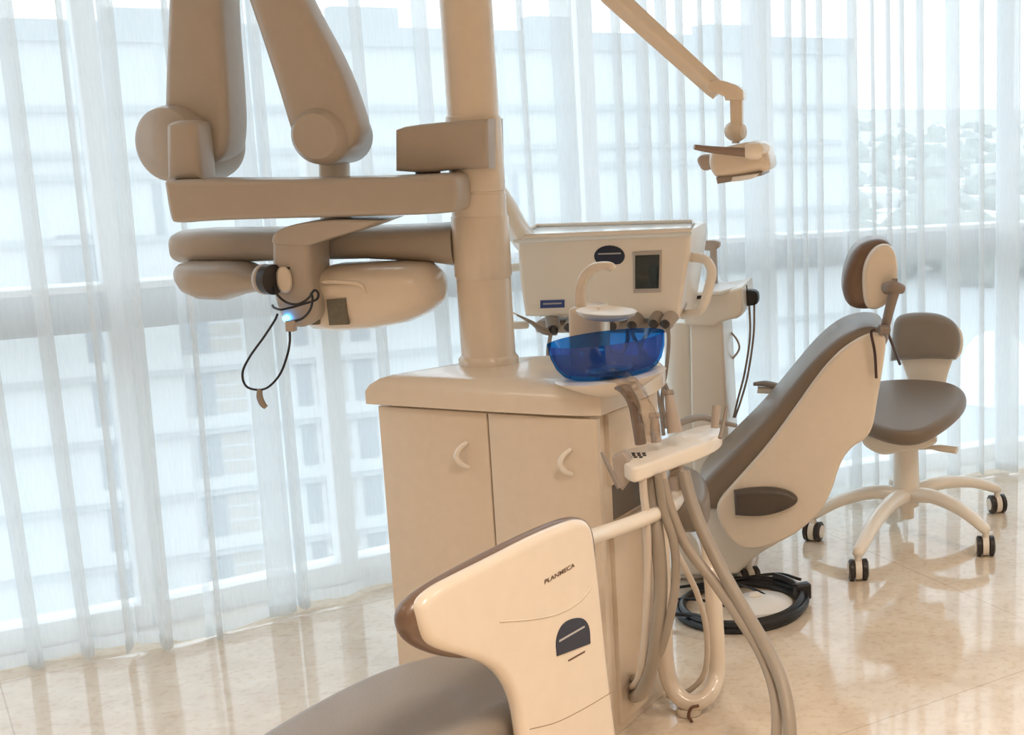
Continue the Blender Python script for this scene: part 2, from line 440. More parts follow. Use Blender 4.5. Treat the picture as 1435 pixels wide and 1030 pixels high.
# ---- outside: opposite building, city far below, sky
A0, A1 = V((-43.0, 66.0, 0)), V((-4.85, 88.0, 0)); fd = (A1 - A0).normalized(); fn = V((fd.y, -fd.x, 0))
A0 = A1 - fd * 110
Rf = Matrix((fd, -fn, V((0, 0, 1)))).transposed()
bt = thing('apartment_building', 'pale concrete building with rows of windows beyond the curtains', 'building', (A1.x - 20, A1.y, -60))
b = new(); box(b, (A0 + A1) / 2 - fn * 8 + V((0, 0, -27.5)), (110, 16, 65), Rf); finish('wall', b, mat('facade_render', (0.54, 0.55, 0.54), 0.9, var=0.05, vscale=0.5), bt)
wm = mat('facade_window', (0.22, 0.24, 0.26), 0.3); gm = mat('facade_brick_panel', (0.40, 0.36, 0.31), 0.8, var=0.15, vscale=3)
bandm = mat('facade_band', (0.36, 0.37, 0.375), 0.8)
b = new()
for z, h in [(4.7, 1.0), (1.0, 0.3), (-1.2, 0.25), (-2.3, 0.25), (-5.4, 0.3)] + [(-9.0 - 3.3 * k, 0.22) for k in range(14)]:
    box(b, (A0 + A1) / 2 + fn * 0.15 + V((0, 0, z)), (110, 0.5, h), Rf)
finish('ledge', b, bandm, bt)
for k in range(9):
    b = new(); box(b, A1 - fd * (6 + 11 * k) - fn * 6 + V((0, 0, 5.6)), (3.5, 3, 1.0 + (k % 3) * .4), Rf); finish('roof_box', b, bandm, bt)
def on_face(px): # distance along the facade of a photo column
    d = ray(px, 400); o = CAM
    # intersect vertical facade plane
    t = (A1 - CAM).dot(fn) / d.dot(fn); return (CAM + d * t - A1).dot(fd)
cols = [(112, 134, 'd'), (160, 186, 'g'), (246, 286, 'd'), (290, 330, 'g'), (404, 424, 'd'), (432, 474, 'g'), (486, 512, 'd')]
nwin = 0
for (p, q, kd) in cols:
    s0, s1 = on_face(p), on_face(q)
    for k in range(11):
        z0 = -8.9 - 3.3 * k
        b = new(); c = A1 + fd * ((s0 + s1) / 2) + V((0, 0, z0 - 1.4))
        if kd == 'd': box(b, c + fn * 0.03, (s1 - s0, 0.12, 2.3), Rf)
        else:
            for u_ in (-0.27, 0.27):
                for v_ in (-0.8, 0, 0.8): box(b, c + fn * 0.03 + fd * (u_ * (s1 - s0)) + V((0, 0, v_)), ((s1 - s0) * 0.44, 0.12, 0.6), Rf)
        finish('window', b, wm if kd == 'd' else gm, bt); nwin += 1
s0, s1 = on_face(88), on_face(170)
b = new(); zt = PN(128, 328, A1, fn).z; zb = PN(128, 434, A1, fn).z
box(b, A1 + fd * ((s0 + s1) / 2) + fn * 0.1 + V((0, 0, (zt + zb) / 2)), (abs(s1 - s0), 0.3, zt - zb), Rf); finish('window', b, wm, bt)
for p, q in [(228, 240), (700, 712), (722, 734), (800, 812)]:
    s0, s1 = on_face(p), on_face(q); b = new()
    box(b, A1 + fd * ((s0 + s1) / 2) + fn * 0.03 + V((0, 0, -4.0)), (abs(s1 - s0), 0.12, 2.6), Rf); finish('window', b, wm, bt)

b = new(); box(b, (300, 4000, -60.5), (9000, 8200, 1)); tg = struct('ground_outside', b, mat('city_ground', (0.36, 0.37, 0.37), 0.9, var=0.25, vscale=0.02))
b = new(); rnd = random.Random(3)
for k in range(420):
    Y = 500 + 2600 * rnd.random() ** 1.5; X = -0.10 * Y + rnd.random() * 0.36 * Y; s = rnd.uniform(8, 26); hh = rnd.uniform(5, 16)
    box(b, (X, Y, -60 + hh / 2), (s, s * rnd.uniform(.6, 1.4), hh), Matrix.Rotation(rnd.random() * 3, 3, 'Z'))
o = finish('distant_houses', b, mat('city_wall', (0.70, 0.68, 0.65), 0.9), None); o['kind'] = 'stuff'; tag(o, 'pale haze of low city houses spreading to the horizon at far right', 'houses')
b = new()
for k in range(520):
    Y = 450 + 2400 * rnd.random() ** 1.6; X = -0.10 * Y + rnd.random() * 0.36 * Y; s = rnd.uniform(5, 13)
    t = bmesh.new(); bmesh.ops.create_icosphere(t, subdivisions=1, radius=s)
    for v in t.verts: v.co *= rnd.uniform(.7, 1.2)
    bmesh.ops.translate(t, vec=(X, Y, -60 + s * .8), verts=t.verts); merge(b, t)
o = finish('distant_trees', b, mat('city_tree_hazed', (0.24, 0.26, 0.22), 0.9), None); o['kind'] = 'stuff'; tag(o, 'grey green tree crowns scattered between city houses at far right', 'trees')  # distance haze is put into the crown colour as a paler grey
c = G(1394, 560, -60); b = new(); rr = 50 / FOC * c.y
lathe(b, [(rr, 0), (rr, rr * 0.8), (rr * .97, rr * 1.15), (rr * .85, rr * 1.5), (rr * .6, rr * 1.8), (rr * .3, rr * 1.95), (0.01, rr * 2)], (c.x, c.y, -60), n=32)
tag(recentre(finish('domed_pavilion', b, mat('dome_white', (0.95, 0.95, 0.94), 0.6), None)), 'white round shouldered dome seen outside beside the rolling stool', 'dome')

wd = bpy.data.worlds.new('sky'); SC.world = wd; wd.use_nodes = True; nt = wd.node_tree
bg = nt.nodes['Background']; tc = nt.nodes.new('ShaderNodeTexCoord'); sx = nt.nodes.new('ShaderNodeSeparateXYZ')
rp = nt.nodes.new('ShaderNodeValToRGB'); e = rp.color_ramp.elements
e[0].position = 0.0; e[0].color = (0.93, 0.965, 1.0, 1); e[1].position = 0.6; e[1].color = (0.84, 0.92, 1.0, 1)
nt.links.new(tc.outputs['Generated'], sx.inputs[0]); nt.links.new(sx.outputs['Z'], rp.inputs[0]); nt.links.new(rp.outputs[0], bg.inputs[0])
bg.inputs[1].default_value = SKY = 2.75

# ---- ceiling lamps (square recessed panels, all behind or above the frame)
def ceiling_panel(x, y, w, pwr, col=(1.0, 0.86, 0.72)):
    th = thing('ceiling_lamp', 'square recessed warm ceiling light panel above the room', 'lamp', (x, y, ZC - 0.04), 'recessed ceiling lights')
    b = new(); box(b, (x, y, ZC - 0.02), (w + 0.06, w + 0.06, 0.035), None, 0.008); finish('frame', b, ALU, th)
    b = new(); box(b, (x, y, ZC - 0.042), (w, w, 0.012)); finish('diffuser', b, mat('lamp_diffuser', (0.9, 0.9, 0.9), 0.5), th)
    l = bpy.data.lights.new('ceiling_light', 'AREA'); l.shape = 'SQUARE'; l.size = w; l.energy = pwr * 1.15; l.color = col; l.spread = math.radians(112)
    lo = bpy.data.objects.new('ceiling_light', l); COL.objects.link(lo); lo.location = (0, 0, -0.02); lo.parent = th
LAMPS = [(-2.6, -0.6, .6, 15), (-0.6, -0.6, .6, 18), (1.4, -0.6, .6, 20), (-2.6, 1.4, .6, 8), (0.2, 1.2, .6, 24), (1.6, 2.8, .6, 20)]
for a in LAMPS: ceiling_panel(*a)

# ================================================================ DENTAL CABINET with column
ZT = 0.87; ZL = 0.80
A = G(513, 566, ZL); B = G(832, 586, ZL); C = G(858, 577, ZL); D = G(926, 548, ZL)
flat = lambda v: V((v.x, v.y, 0))
E1 = G(640, 503, ZT); top_poly = [A, B, C, D, V((D.x - 0.01, D.y + 0.16, ZL)), V((-0.98, 3.40, ZL)), V((E1.x, E1.y, ZL))]
cab = thing('dental_cabinet', 'tall cream two door dental cabinet with round column rising from its top', 'cabinet', (-1.0, 3.15, 0))
b = new(); q = [flat(v) for v in top_poly]; q2 = [tuple(x[:2]) for x in q]
if poly_area(q2) < 0: q2.reverse()
body = inset(q2, 0.028)
slab(b, [V((x, y, 0.0)) for x, y in body], (0, 0, 1), ZL + 0.01, 0.004)
finish('carcass', b, IVORY2, cab)
# countertop with sloping bull-nose rim and raised middle
b = new(); rim = chaikin([((x, y, 1) if min(abs(x - A.x), abs(x - E1.x)) < .002 else (x, y)) for x, y in q2], 2)
lv = [(0.012, ZL - 0.004), (0.0, ZL), (0.0, ZL + 0.03), (0.006, ZL + 0.045), (0.018, ZL + 0.058), (0.035, ZL + 0.066), (0.07, ZT)]
rings = [[b.verts.new((x, y, z)) for x, y in inset(rim, i_)] for i_, z in lv]
for a_, c_ in zip(rings, rings[1:]):
    for i in range(len(a_)):
        j = (i + 1) % len(a_); b.faces.new((a_[i], a_[j], c_[j], c_[i]))
b.faces.new(rings[0]); b.faces.new(rings[-1])
finish('countertop', b, IVORY, cab)
fdv = (B - A); fdv.z = 0; fw = fdv.length; fdv.normalize(); bn = V((-fdv.y, fdv.x, 0))      # bn points away from the viewer
fo = flat(A) + bn * 0.0145 + fdv * 0.02; fend = (flat(C) - fo).dot(fdv) - 0.0
pm = PN(690, 700, fo, bn); split = (pm - fo).dot(fdv)
def doorp(s0, s1, z0, z1, nm):
    b = new(); slab(b, [fo + fdv * s0 + V((0, 0, z0)), fo + fdv * s1 + V((0, 0, z0)), fo + fdv * s1 + V((0, 0, z1)), fo + fdv * s0 + V((0, 0, z1))], bn, 0.018, 0.003, 2)
    return finish(nm, b, IVORY2, cab)
b = new(); slab(b, [fo + bn * 0.008 + fdv * 0.0 + V((0, 0, 0.06)), fo + bn * 0.008 + fdv * (fend - .03) + V((0, 0, 0.06)), fo + bn * 0.008 + fdv * (fend - .03) + V((0, 0, ZL - .012)), fo + bn * 0.008 + V((0, 0, ZL - .012))], bn, 0.01, 0)
finish('gap_shade_strip', b, SEAM, cab)  # dark strip painted as the shade inside the door gaps
for s0, s1, hx, hy in [(0, split - .002, 652, 637), (split + .002, fend - 0.012, 797, 647)]:
    d_ = doorp(s0, s1, 0.05, ZL - 0.008, 'door')
    c = PN(hx, hy, fo, bn); b = new()
    tube(b, [c + fdv * 0.008 + V((0, 0, .03)), c - bn * .014 + V((0, 0, .018)) - fdv * .004, c - bn * .02 - fdv * .01, c - bn * .014 + V((0, 0, -.018)) - fdv * .004, c + fdv * .008 + V((0, 0, -.03))], [.005, .006, .007, .006, .005], 10)
    finish('handle', b, WHITE, d_)
# side service panel facing right
sd = flat(D) - flat(C); sl = sd.length; sd.normalize(); sn = V((-sd.y, sd.x, 0))
so = flat(C) - sn * (-0.016) + sd * 0.01
def sidep(s0, s1, z0, z1, off, th, m, nm, r=0.003):
    b = new(); slab(b, [so + sn * off + sd * s0 + V((0, 0, z0)), so + sn * off + sd * s1 + V((0, 0, z0)), so + sn * off + sd * s1 + V((0, 0, z1)), so + sn * off + sd * s0 + V((0, 0, z1))], sn, th, r, 2)
    return finish(nm, b, m, cab)
sidep(0.0, sl - 0.03, 0.62, ZL - 0.008, 0.0, 0.02, IVORY2, 'side_panel')
sidep(0.0, sl - 0.03, 0.03, 0.525, 0.0, 0.02, IVORY2, 'side_panel')
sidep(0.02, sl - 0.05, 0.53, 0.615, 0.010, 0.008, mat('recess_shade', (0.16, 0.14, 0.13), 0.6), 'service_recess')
# column
pb = P(685, 503, 3.24); pr = pxm(36, 3.24)
b = new(); lathe(b, [(pr * 1.02, ZT - .01), (pr * 1.12, ZT - .005), (pr * 1.12, ZT + .012), (pr * 1.02, ZT + .02), (pr, ZT + .022), (pr, 1.28)], (pb.x, pb.y, 0)); finish('column', b, IVORY, cab)
b = new(); lathe(b, [(pr * .96, 1.278), (pr * .96, 1.285), (pr * 1.0, 1.287), (pr * 1.0, 1.455), (pr * .95, 1.46), (pr * .93, 1.462), (pr * .93, 2.36), (pr * .85, 2.38)], (pb.x, pb.y, 0)); finish('column', b, IVORY, cab)
COLX, COLY = pb.x, pb.y

# ================================================================ X-RAY unit: bracket, arm, two limbs, head
xr = thing('xray_unit', 'cream wall-style x-ray arm clamped to the column, folded limbs above a horizontal bar', 'x-ray machine', (COLX - .3, COLY - .15, 0.95))
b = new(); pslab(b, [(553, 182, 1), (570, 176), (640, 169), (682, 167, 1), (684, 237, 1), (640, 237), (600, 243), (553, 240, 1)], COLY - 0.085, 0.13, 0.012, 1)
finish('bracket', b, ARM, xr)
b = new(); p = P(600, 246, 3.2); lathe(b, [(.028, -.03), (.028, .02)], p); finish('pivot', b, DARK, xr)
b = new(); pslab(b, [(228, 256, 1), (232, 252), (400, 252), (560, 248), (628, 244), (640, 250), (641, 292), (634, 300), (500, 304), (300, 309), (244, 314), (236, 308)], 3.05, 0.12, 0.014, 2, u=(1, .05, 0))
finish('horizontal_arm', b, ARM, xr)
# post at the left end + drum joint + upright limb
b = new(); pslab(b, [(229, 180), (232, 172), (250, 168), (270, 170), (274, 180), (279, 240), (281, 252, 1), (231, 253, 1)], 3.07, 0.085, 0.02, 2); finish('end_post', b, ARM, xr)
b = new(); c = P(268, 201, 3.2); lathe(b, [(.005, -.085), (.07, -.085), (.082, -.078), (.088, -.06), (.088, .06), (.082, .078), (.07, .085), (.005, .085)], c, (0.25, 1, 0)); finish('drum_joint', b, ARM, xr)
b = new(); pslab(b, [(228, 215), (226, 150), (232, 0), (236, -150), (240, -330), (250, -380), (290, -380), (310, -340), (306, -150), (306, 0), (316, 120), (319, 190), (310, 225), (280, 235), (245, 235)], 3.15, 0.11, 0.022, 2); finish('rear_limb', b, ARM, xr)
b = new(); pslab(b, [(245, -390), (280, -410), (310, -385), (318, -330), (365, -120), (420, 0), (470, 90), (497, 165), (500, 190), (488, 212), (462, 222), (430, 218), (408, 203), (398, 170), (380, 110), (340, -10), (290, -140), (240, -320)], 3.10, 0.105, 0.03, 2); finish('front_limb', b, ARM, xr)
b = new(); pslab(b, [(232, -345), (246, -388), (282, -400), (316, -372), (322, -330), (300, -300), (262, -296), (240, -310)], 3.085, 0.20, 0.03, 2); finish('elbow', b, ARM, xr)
b = new(); c = P(461, 190, 3.15); lathe(b, [(.005, -.065), (.05, -.065), (.063, -.05), (.066, -.03), (.066, .08), (.055, .1), (.005, .1)], c, (0.05, 1, 0)); finish('drum_joint', b, ARM, xr)
b = new(); p1 = P(469, 222, 3.22); p2 = P(471, 318, 3.22); tube(b, [p1 + V((0, 0, .02)), p2], .034, 20, False)
finish('neck', b, IVORY, xr)
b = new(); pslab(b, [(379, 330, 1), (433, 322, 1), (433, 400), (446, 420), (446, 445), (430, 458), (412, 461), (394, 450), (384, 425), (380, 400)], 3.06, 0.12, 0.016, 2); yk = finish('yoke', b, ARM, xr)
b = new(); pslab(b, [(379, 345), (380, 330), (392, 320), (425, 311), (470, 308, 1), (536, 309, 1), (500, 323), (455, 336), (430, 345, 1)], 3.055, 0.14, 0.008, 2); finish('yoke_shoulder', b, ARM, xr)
# head: left lobe and right lobe
yx = V((1, 0, 0)); hc = 3.20
def hsec(px, yt, yb, hd, e, Y=hc): # one vertical section of the head
    t_ = P(px, yt, Y); b_ = P(px, yb, Y); c_ = (t_ + b_) / 2
    return (c_, V((0, hd, 0)), V((0, 0, (t_.z - b_.z) / 2)), e)
b = new(); loft(b, [hsec(436, 405, 430, .02, 2), hsec(440, 382, 452, .07, 3), hsec(452, 374, 458, .095, 3.2), hsec(480, 369, 460, .105, 3.2), hsec(530, 367, 457, .11, 3.0), hsec(575, 366, 449, .105, 2.8), hsec(600, 368, 438, .095, 2.6), hsec(613, 378, 428, .07, 2.3), hsec(619, 395, 418, .03, 2)])
hd = finish('xray_head', b, IVORY, xr)
b = new(); loft(b, [hsec(255, 380, 392, .02, 2), hsec(259, 368, 400, .05, 2.4), hsec(270, 366, 410, .068, 2.6), hsec(290, 366, 418, .078, 2.6), hsec(320, 366, 419, .08, 2.6), hsec(345, 368, 411, .075, 2.5), hsec(372, 380, 406, .06, 2.4), hsec(400, 385, 408, .05, 2.2), hsec(445, 390, 420, .05, 2.2)])
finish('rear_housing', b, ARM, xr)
# plates on the head, front surface ~ Y = hc - .108
b = new(); pslab(b, [(457, 420, 1), (484, 418, 1), (488, 455, 1), (461, 456, 1)], hc - .112, .012, 0.001, 0); finish('rating_plate', b, PLATE, hd)
b = new(); pslab(b, [(424, 449, 1), (446, 447, 1), (446, 455, 1), (420, 456, 1)], hc - .11, .012, 0.001, 0); finish('rating_plate', b, PLATE, hd)
b = new(); pslab(b, [(450, 392), (480, 393), (506, 395), (514, 410), (512, 412), (500, 399), (470, 398), (450, 398)], hc - .111, .008, 0.002, 1); finish('raised_rim', b, IVORY, hd)
# knob and its cable, led, plug
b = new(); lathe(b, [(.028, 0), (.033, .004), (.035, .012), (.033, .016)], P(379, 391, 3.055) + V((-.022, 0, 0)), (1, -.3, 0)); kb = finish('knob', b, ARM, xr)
b = new(); lathe(b, [(.034, .017), (.0345, .02), (.0345, .036), (.03, .037)], P(379, 391, 3.055) + V((-.022, 0, 0)), (1, -.3, 0)); finish('knob_ring', b, DARK, kb)
b = new(); pslab(b, [(374, 374), (406, 374), (406, 376), (398, 392), (390, 396), (384, 408), (376, 400)], 3.058, .004, .001, 1); finish('knob_slot', b, DARK, kb)
b = new(); loft(b, [(P(398, 392, 3.052), V((.018, 0, 0)), V((0, 0, .030)), 2.3), (P(398, 392, 3.046), V((.014, 0, 0)), V((0, 0, .026)), 2.3)]); finish('knob_cap', b, IVORY, kb)
b = new(); lathe(b, [(.008, 0), (.008, -.005), (.004, -.009)], P(402, 446, 3.058), (0, 1, 0), 20); finish('indicator_light', b, LED, yk)

cb = thing('sensor_cable', 'thin black cable looped around the x-ray yoke with a hooked end hanging', 'cable', P(370, 560, 3.03))
b = new(); F = 3.035
ptube(b, [(384, 398, F + .01), (388, 412, F), (402, 424, F), (418, 426, F), (432, 418, F), (440, 407, F - .005), (446, 411, F - .005), (443, 420, F - .005), (425, 426, F), (408, 431, F), (394, 434, F), (384, 431, F + .02), (382, 428, F + .05)], .0028, 8)
ptube(b, [(436, 410, F), (438, 420, F - .004), (434, 435, F - .004), (424, 446, F), (412, 450, F), (405, 451, F)], .0028, 8)
ptube(b, [(389, 440, F + .01), (385, 449, F), (370, 472, F), (350, 500, F), (340, 522, F), (344, 540, F), (358, 546, F), (375, 543, F), (392, 525, F), (402, 500, F), (406, 480, F), (406, 464, F)], .0026, 8)
finish('cord', b, BLACK, cb)
b = new(); pslab(b, [(399, 450, 1), (412, 450, 1), (411, 465, 1), (400, 465, 1)], F - .008, .02, .002, 0); finish('plug', b, MIDG, cb)
b = new(); ptube(b, [(364, 545, F), (364, 556, F), (368, 566, F), (373, 571, F)], [.006, .008, .008, .006], 10, flat=.6); finish('end_hook', b, GREYP, cb)

# ================================================================ second swing arm below
sw = thing('swing_arm', 'thick rounded cream swing arm reaching left from the column below the x-ray bar', 'arm', (COLX - .35, COLY, 1.1))
b = new()
SWY = 3.27
def asec(px, yt, yb, hd, e=3): return hsec(px, yt, yb, hd, e, SWY)
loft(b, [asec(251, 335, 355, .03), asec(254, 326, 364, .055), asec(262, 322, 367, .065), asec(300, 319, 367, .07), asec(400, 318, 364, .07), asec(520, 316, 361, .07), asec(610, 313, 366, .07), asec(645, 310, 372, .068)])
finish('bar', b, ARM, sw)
b = new(); lathe(b, [(pr * 1.0, -.075), (pr * 1.05, -.07), (pr * 1.05, .07), (pr * 1.0, .075)], (COLX, COLY, P(680, 345, 3.24).z)); finish('collar', b, IVORY, sw)

# ================================================================ CONSOLE
CYY = 3.74
con = thing('instrument_console', 'cream box shaped instrument console with dark screen and tray on top', 'console', P(845, 450, CYY + .15))
b = new(); pslab(b, [(723, 334, 1), (966, 324, 1), (968, 345), (951, 447, 1), (845, 447), (735, 444, 1), (728, 400)], CYY, 0.30, 0.014, 2); shell = finish('housing', b, WHITE, con)
b = new()
tl_, tr_ = P(719, 336, CYY - .015), P(968, 326, CYY - .015); tn_ = (tr_ - tl_).cross(V((0, 1, .0))).normalized()
tq = [tl_, tr_, PN(972, 314, tl_, tn_), PN(752, 320, tl_, tn_)]
slab(b, [p + tn_ * .004 for p in tq], -tn_, .014, .005)
finish('tray', b, mat('tray_white', (0.82, 0.85, 0.86), 0.25, coat=.4), con)
b = new(); tq = [p + tn_ * .008 for p in tq]; tube(b, tq + [tq[0]], .006, 10, False); finish('tray_rim', b, WHITE, con)
b = new(); pslab(b, [(886, 353, 1), (927, 351, 1), (926, 410, 1), (887, 411, 1)], CYY - .006, .012, .004, 0); sc_ = finish('screen_bezel', b, BEZEL, con)
b = new(); pslab(b, [(890, 358, 1), (924, 357, 1), (923, 404, 1), (890, 405, 1)], CYY - .008, .004, .001, 0); finish('screen', b, SCREEN, sc_)
b = new(); pts_ = [(854 + 21.5 * math.cos(t / 24 * 2 * PI), 359 + 15 * math.sin(t / 24 * 2 * PI) + (0)) for t in range(24)]
pts_ = [(x, min(y, 370.5), 1) for x, y in pts_]
pslab(b, pts_, CYY - .002, .003, .0005, 0); st = finish('round_sticker', b, NAVY, con)
b = new(); pslab(b, [(838, 355, 1), (870, 354, 1), (870, 356, 1), (838, 357, 1)], CYY - .0026, .001, 0, 0); finish('sticker_print', b, PAPER, st)
b = new(); pslab(b, [(757, 421, 1), (791, 420, 1), (791, 431, 1), (757, 432, 1)], CYY - .002, .003, .0005, 0); bl = finish('blue_label', b, BLUEL, con)
b = new(); pslab(b, [(761, 425, 1), (787, 424, 1), (787, 426, 1), (761, 427, 1)], CYY - .0026, .001, 0, 0); finish('label_print', b, PAPER, bl)
b = new(); ptube(b, [(958, 363, CYY + .08), (972, 361, CYY + .05), (988, 364, CYY + .03), (997, 378, CYY + .02), (995, 396, CYY + .02), (987, 424, CYY + .02), (976, 438, CYY + .04), (955, 441, CYY + .08)], .0135, 14); finish('handle', b, WHITE, con)
b = new(); ptube(b, [(732, 374, CYY + .08), (716, 376, CYY + .05), (703, 384, CYY + .03), (697, 412, CYY + .02), (702, 446, CYY + .03), (716, 455, CYY + .04), (738, 455, CYY + .08)], .012, 14); finish('handle', b, WHITE, con)
b = new(); box(b, P(848, 455, CYY + .1), (.38, .10, .035), None, .012); finish('instrument_rack', b, MIDG, con)
b = new(); ptube(b, [(676, 250, 3.36), (704, 288, 3.5), (722, 318, 3.72), (742, 345, 3.92)], .034, 16); finish('support_arm', b, WHITE, con)
# instruments in the rack
def instrument(px, py, dark, label, hosepts, lean=0):
    th = thing('handpiece', label, 'dental handpiece', P(px, py, CYY + .02), 'handpieces under the console')
    c = P(px, py, CYY - .03); ax = V((lean, 1, .28)).normalized(); b = new()
    lathe(b, [(.010, -.012), (.016, -.008), (.019, .01), (.020, .05), (.016, .10), (.013, .13)], c, ax, 18); bd = finish('body', b, dark, th)
    b = new(); lathe(b, [(.006, -.022), (.013, -.016), (.014, -.008)], c, ax, 16); finish('coupling', b, DARK, bd)
    b = new(); ptube(b, hosepts, .0055, 10); finish('hose', b, GREYP, th)
instrument(775, 460, GREYP, 'grey handpiece with hose hanging down at left end of console rack', [(773, 464, CYY - .04), (770, 478, CYY - .05), (768, 500, CYY - .03), (775, 540, CYY), (800, 580, CYY + .05)], -.3)
instrument(800, 457, MIDG, 'pale grey handpiece second from left, beside the cuspidor block', [(802, 460, CYY - .04), (804, 480, CYY - .05), (812, 510, CYY - .03), (820, 550, CYY), (822, 580, CYY + .05)], .2)
instrument(858, 455, MIDG, 'pale grey handpiece under console centre, above the blue bowl', [(852, 460, CYY - .04), (851, 475, CYY - .05), (856, 490, CYY - .05), (872, 494, CYY - .04), (879, 478, CYY), (880, 462, CYY + .04)], -.1)
instrument(887, 454, GREYP, 'dark grey handpiece right of console centre with crossing hose', [(886, 460, CYY - .04), (888, 472, CYY - .05), (900, 490, CYY - .04), (922, 520, CYY - .02), (938, 555, CYY), (944, 600, CYY)], .1)
instrument(917, 452, GREYP, 'large dark handpiece with pale ring near right end of console', [(913, 460, CYY - .04), (900, 480, CYY - .05), (898, 500, CYY - .03), (915, 530, CYY - .02), (925, 570, CYY), (930, 610, CYY)], .1)
instrument(934, 452, MIDG, 'pale handpiece at right end of console rack, beside the handle', [(936, 458, CYY - .04), (937, 480, CYY - .05), (934, 515, CYY - .03), (928, 560, CYY), (934, 600, CYY)], .2)
th = thing('air_syringe', 'slim pointed grey syringe sticking out left below the console', 'dental syringe', P(750, 455, CYY - .05))
b = new(); ptube(b, [(722, 440, CYY - .08), (745, 452, CYY - .06), (762, 464, CYY - .05), (778, 466, CYY - .02)], [.003, .008, .014, .012], 12, flat=.7); finish('body', b, GREYP, th)
b = new(); ptube(b, [(716, 437, CYY - .085), (724, 441, CYY - .08)], .0025, 8); finish('tip', b, CHROME, th)

# ================================================================ OPERATING LIGHT
ol = thing('operating_light', 'cream dental operating lamp on a long slanting arm above the right chair', 'lamp', P(1030, 250, 3.45))
LY = 3.42
jx = V((COLX, COLY, 0)); b = new(); lathe(b, [(.05, 2.05), (.075, 2.06), (.075, 2.17), (.05, 2.18)], jx)
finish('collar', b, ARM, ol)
b = new()
e0 = P(1008, 130, LY); s0_ = V((COLX + .05, COLY, 2.115)); ps = P(856, -8, LY - .07)
ax = (e0 - ps).normalized(); wv = V((0, 1, 0)); uv = ax.cross(wv).normalized(); hw = pxm(14, LY)
uh = uv.normalized(); h_ = pxm(10.3, LY); c3, s3 = math.cos(.62), math.sin(.62)
U3 = wv * c3 + uh * s3; W3 = uh * c3 - wv * s3
loft(b, [(s0_, U3 * .030, W3 * .030, 6), (ps, U3 * h_ * 1.15, W3 * h_ * 1.15, 8), (e0 - ax * .02, U3 * h_, W3 * h_, 8), (e0, U3 * h_ * .9, W3 * h_ * .9, 8)], 48)
finish('long_arm', b, IVORY, ol)
b = new(); pslab(b, [(988, 116, 1), (1004, 110), (1040, 122), (1042, 140, 1), (1016, 141, 1), (1014, 134), (990, 128)], LY - .03, .06, .006, 1); finish('elbow', b, IVORY, ol)
b = new(); pslab(b, [(1022, 139, 1), (1040, 139, 1), (1040, 176, 1), (1023, 176, 1)], LY - .015, .034, .006, 0); finish('drop_post', b, IVORY, ol)
b = new(); lathe(b, [(.004, -.024), (.018, -.022), (.024, -.012), (.025, 0), (.024, .012), (.018, .022), (.004, .024)], P(1031, 184, LY), (1, -.4, 0), 24); lathe(b, [(.01, 0), (.01, .03)], P(1031, 198, LY) - V((0, 0, .005)), (0, 0, 1), 16); finish('ball_joint', b, IVORY, ol)
b = new(); pslab(b, [(990, 226), (996, 210), (1030, 203), (1056, 197), (1072, 204), (1079, 224), (1079, 240), (1060, 243), (1030, 250), (1006, 252), (996, 244)], LY - .08, .17, .025, 2); lh = finish('lamp_head', b, IVORY, ol)
b = new(); pslab(b, [(975, 222), (984, 216), (996, 218), (1000, 236), (985, 241), (978, 232)], LY + .01, .08, .012, 2); finish('side_wing', b, MIDG, lh)
b = new(); pslab(b, [(1003, 249, 1), (1030, 246), (1068, 241, 1), (1068, 246, 1), (1040, 252), (1005, 258, 1)], LY - .078, .16, .004, 1); finish('lens_rim', b, GREYP, lh)
b = new(); pslab(b, [(1026, 248, 1), (1064, 243, 1), (1058, 250), (1036, 254), (1024, 255, 1)], LY - .081, .14, .004, 1); finish('lens', b, mat('lens_white', (0.85, 0.87, 0.88), .15), lh)
b = new(); ptube(b, [(973, 206, LY - .14), (1000, 210, LY - .12), (1050, 214, LY - .10)], [.0065, .009, .012], 14); hb = finish('handle_bar', b, mat('bar_brown', (0.26, 0.19, 0.16), .3), ol)
b = new(); lathe(b, [(.016, -.01), (.02, 0), (.02, .02), (.014, .03)], P(1050, 212, LY - .10), (1, .1, 0), 20); finish('bar_socket', b, WHITE, hb)
b = new(); lathe(b, [(.012, -.02), (.014, 0), (.012, .02)], P(1068, 208, LY - .09), (.3, 1, 0), 18); finish('tilt_knob', b, WHITE, ol)

# ================================================================ CUSPIDOR
BY = 3.03
cu = thing('cuspidor', 'translucent blue glass spittoon bowl on a white dish with curved spout', 'spittoon', P(855, 530, BY))
bc = P(856, 523, BY); tilt = V((-.09, 0.02, 1)).normalized(); br = pxm(80, BY)
zb_ = bc.z
b = new(); lathe(b, [(.05, -.045), (.06, -.042), (.085, -.028), (.115, -.012), (.125, -.004), (.11, .0), (.02, .002)], bc, tilt, 48); finish('dish', b, WHITE, cu)
b = new(); hgt_ = .082
outer = [(.088, .0), (.105, .008), (.118, .025), (.127, .050), (.131, hgt_)]
inner = [(.128, hgt_), (.122, .050), (.112, .026), (.098, .012), (.06, .006)]
lathe(b, [(.01, 0.001)] + outer + inner + [(.01, .006)], bc, tilt, 64); finish('bowl', b, BLUEG, cu)
b = new(); lathe(b, [(.001, .006), (.045, .0065), (.052, .010), (.05, .0115), (.02, .011)], bc, tilt, 32); finish('strainer', b, mat('strainer_grey', (.55, .6, .66), .3, metal=.6), cu)
b = new(); pslab(b, [(795, 436), (800, 431), (838, 431), (843, 436), (843, 470, 1), (842, 522, 1), (798, 522, 1), (796, 470, 1)], BY + .16, .10, .012, 2); finish('filler_block', b, IVORY, cu)
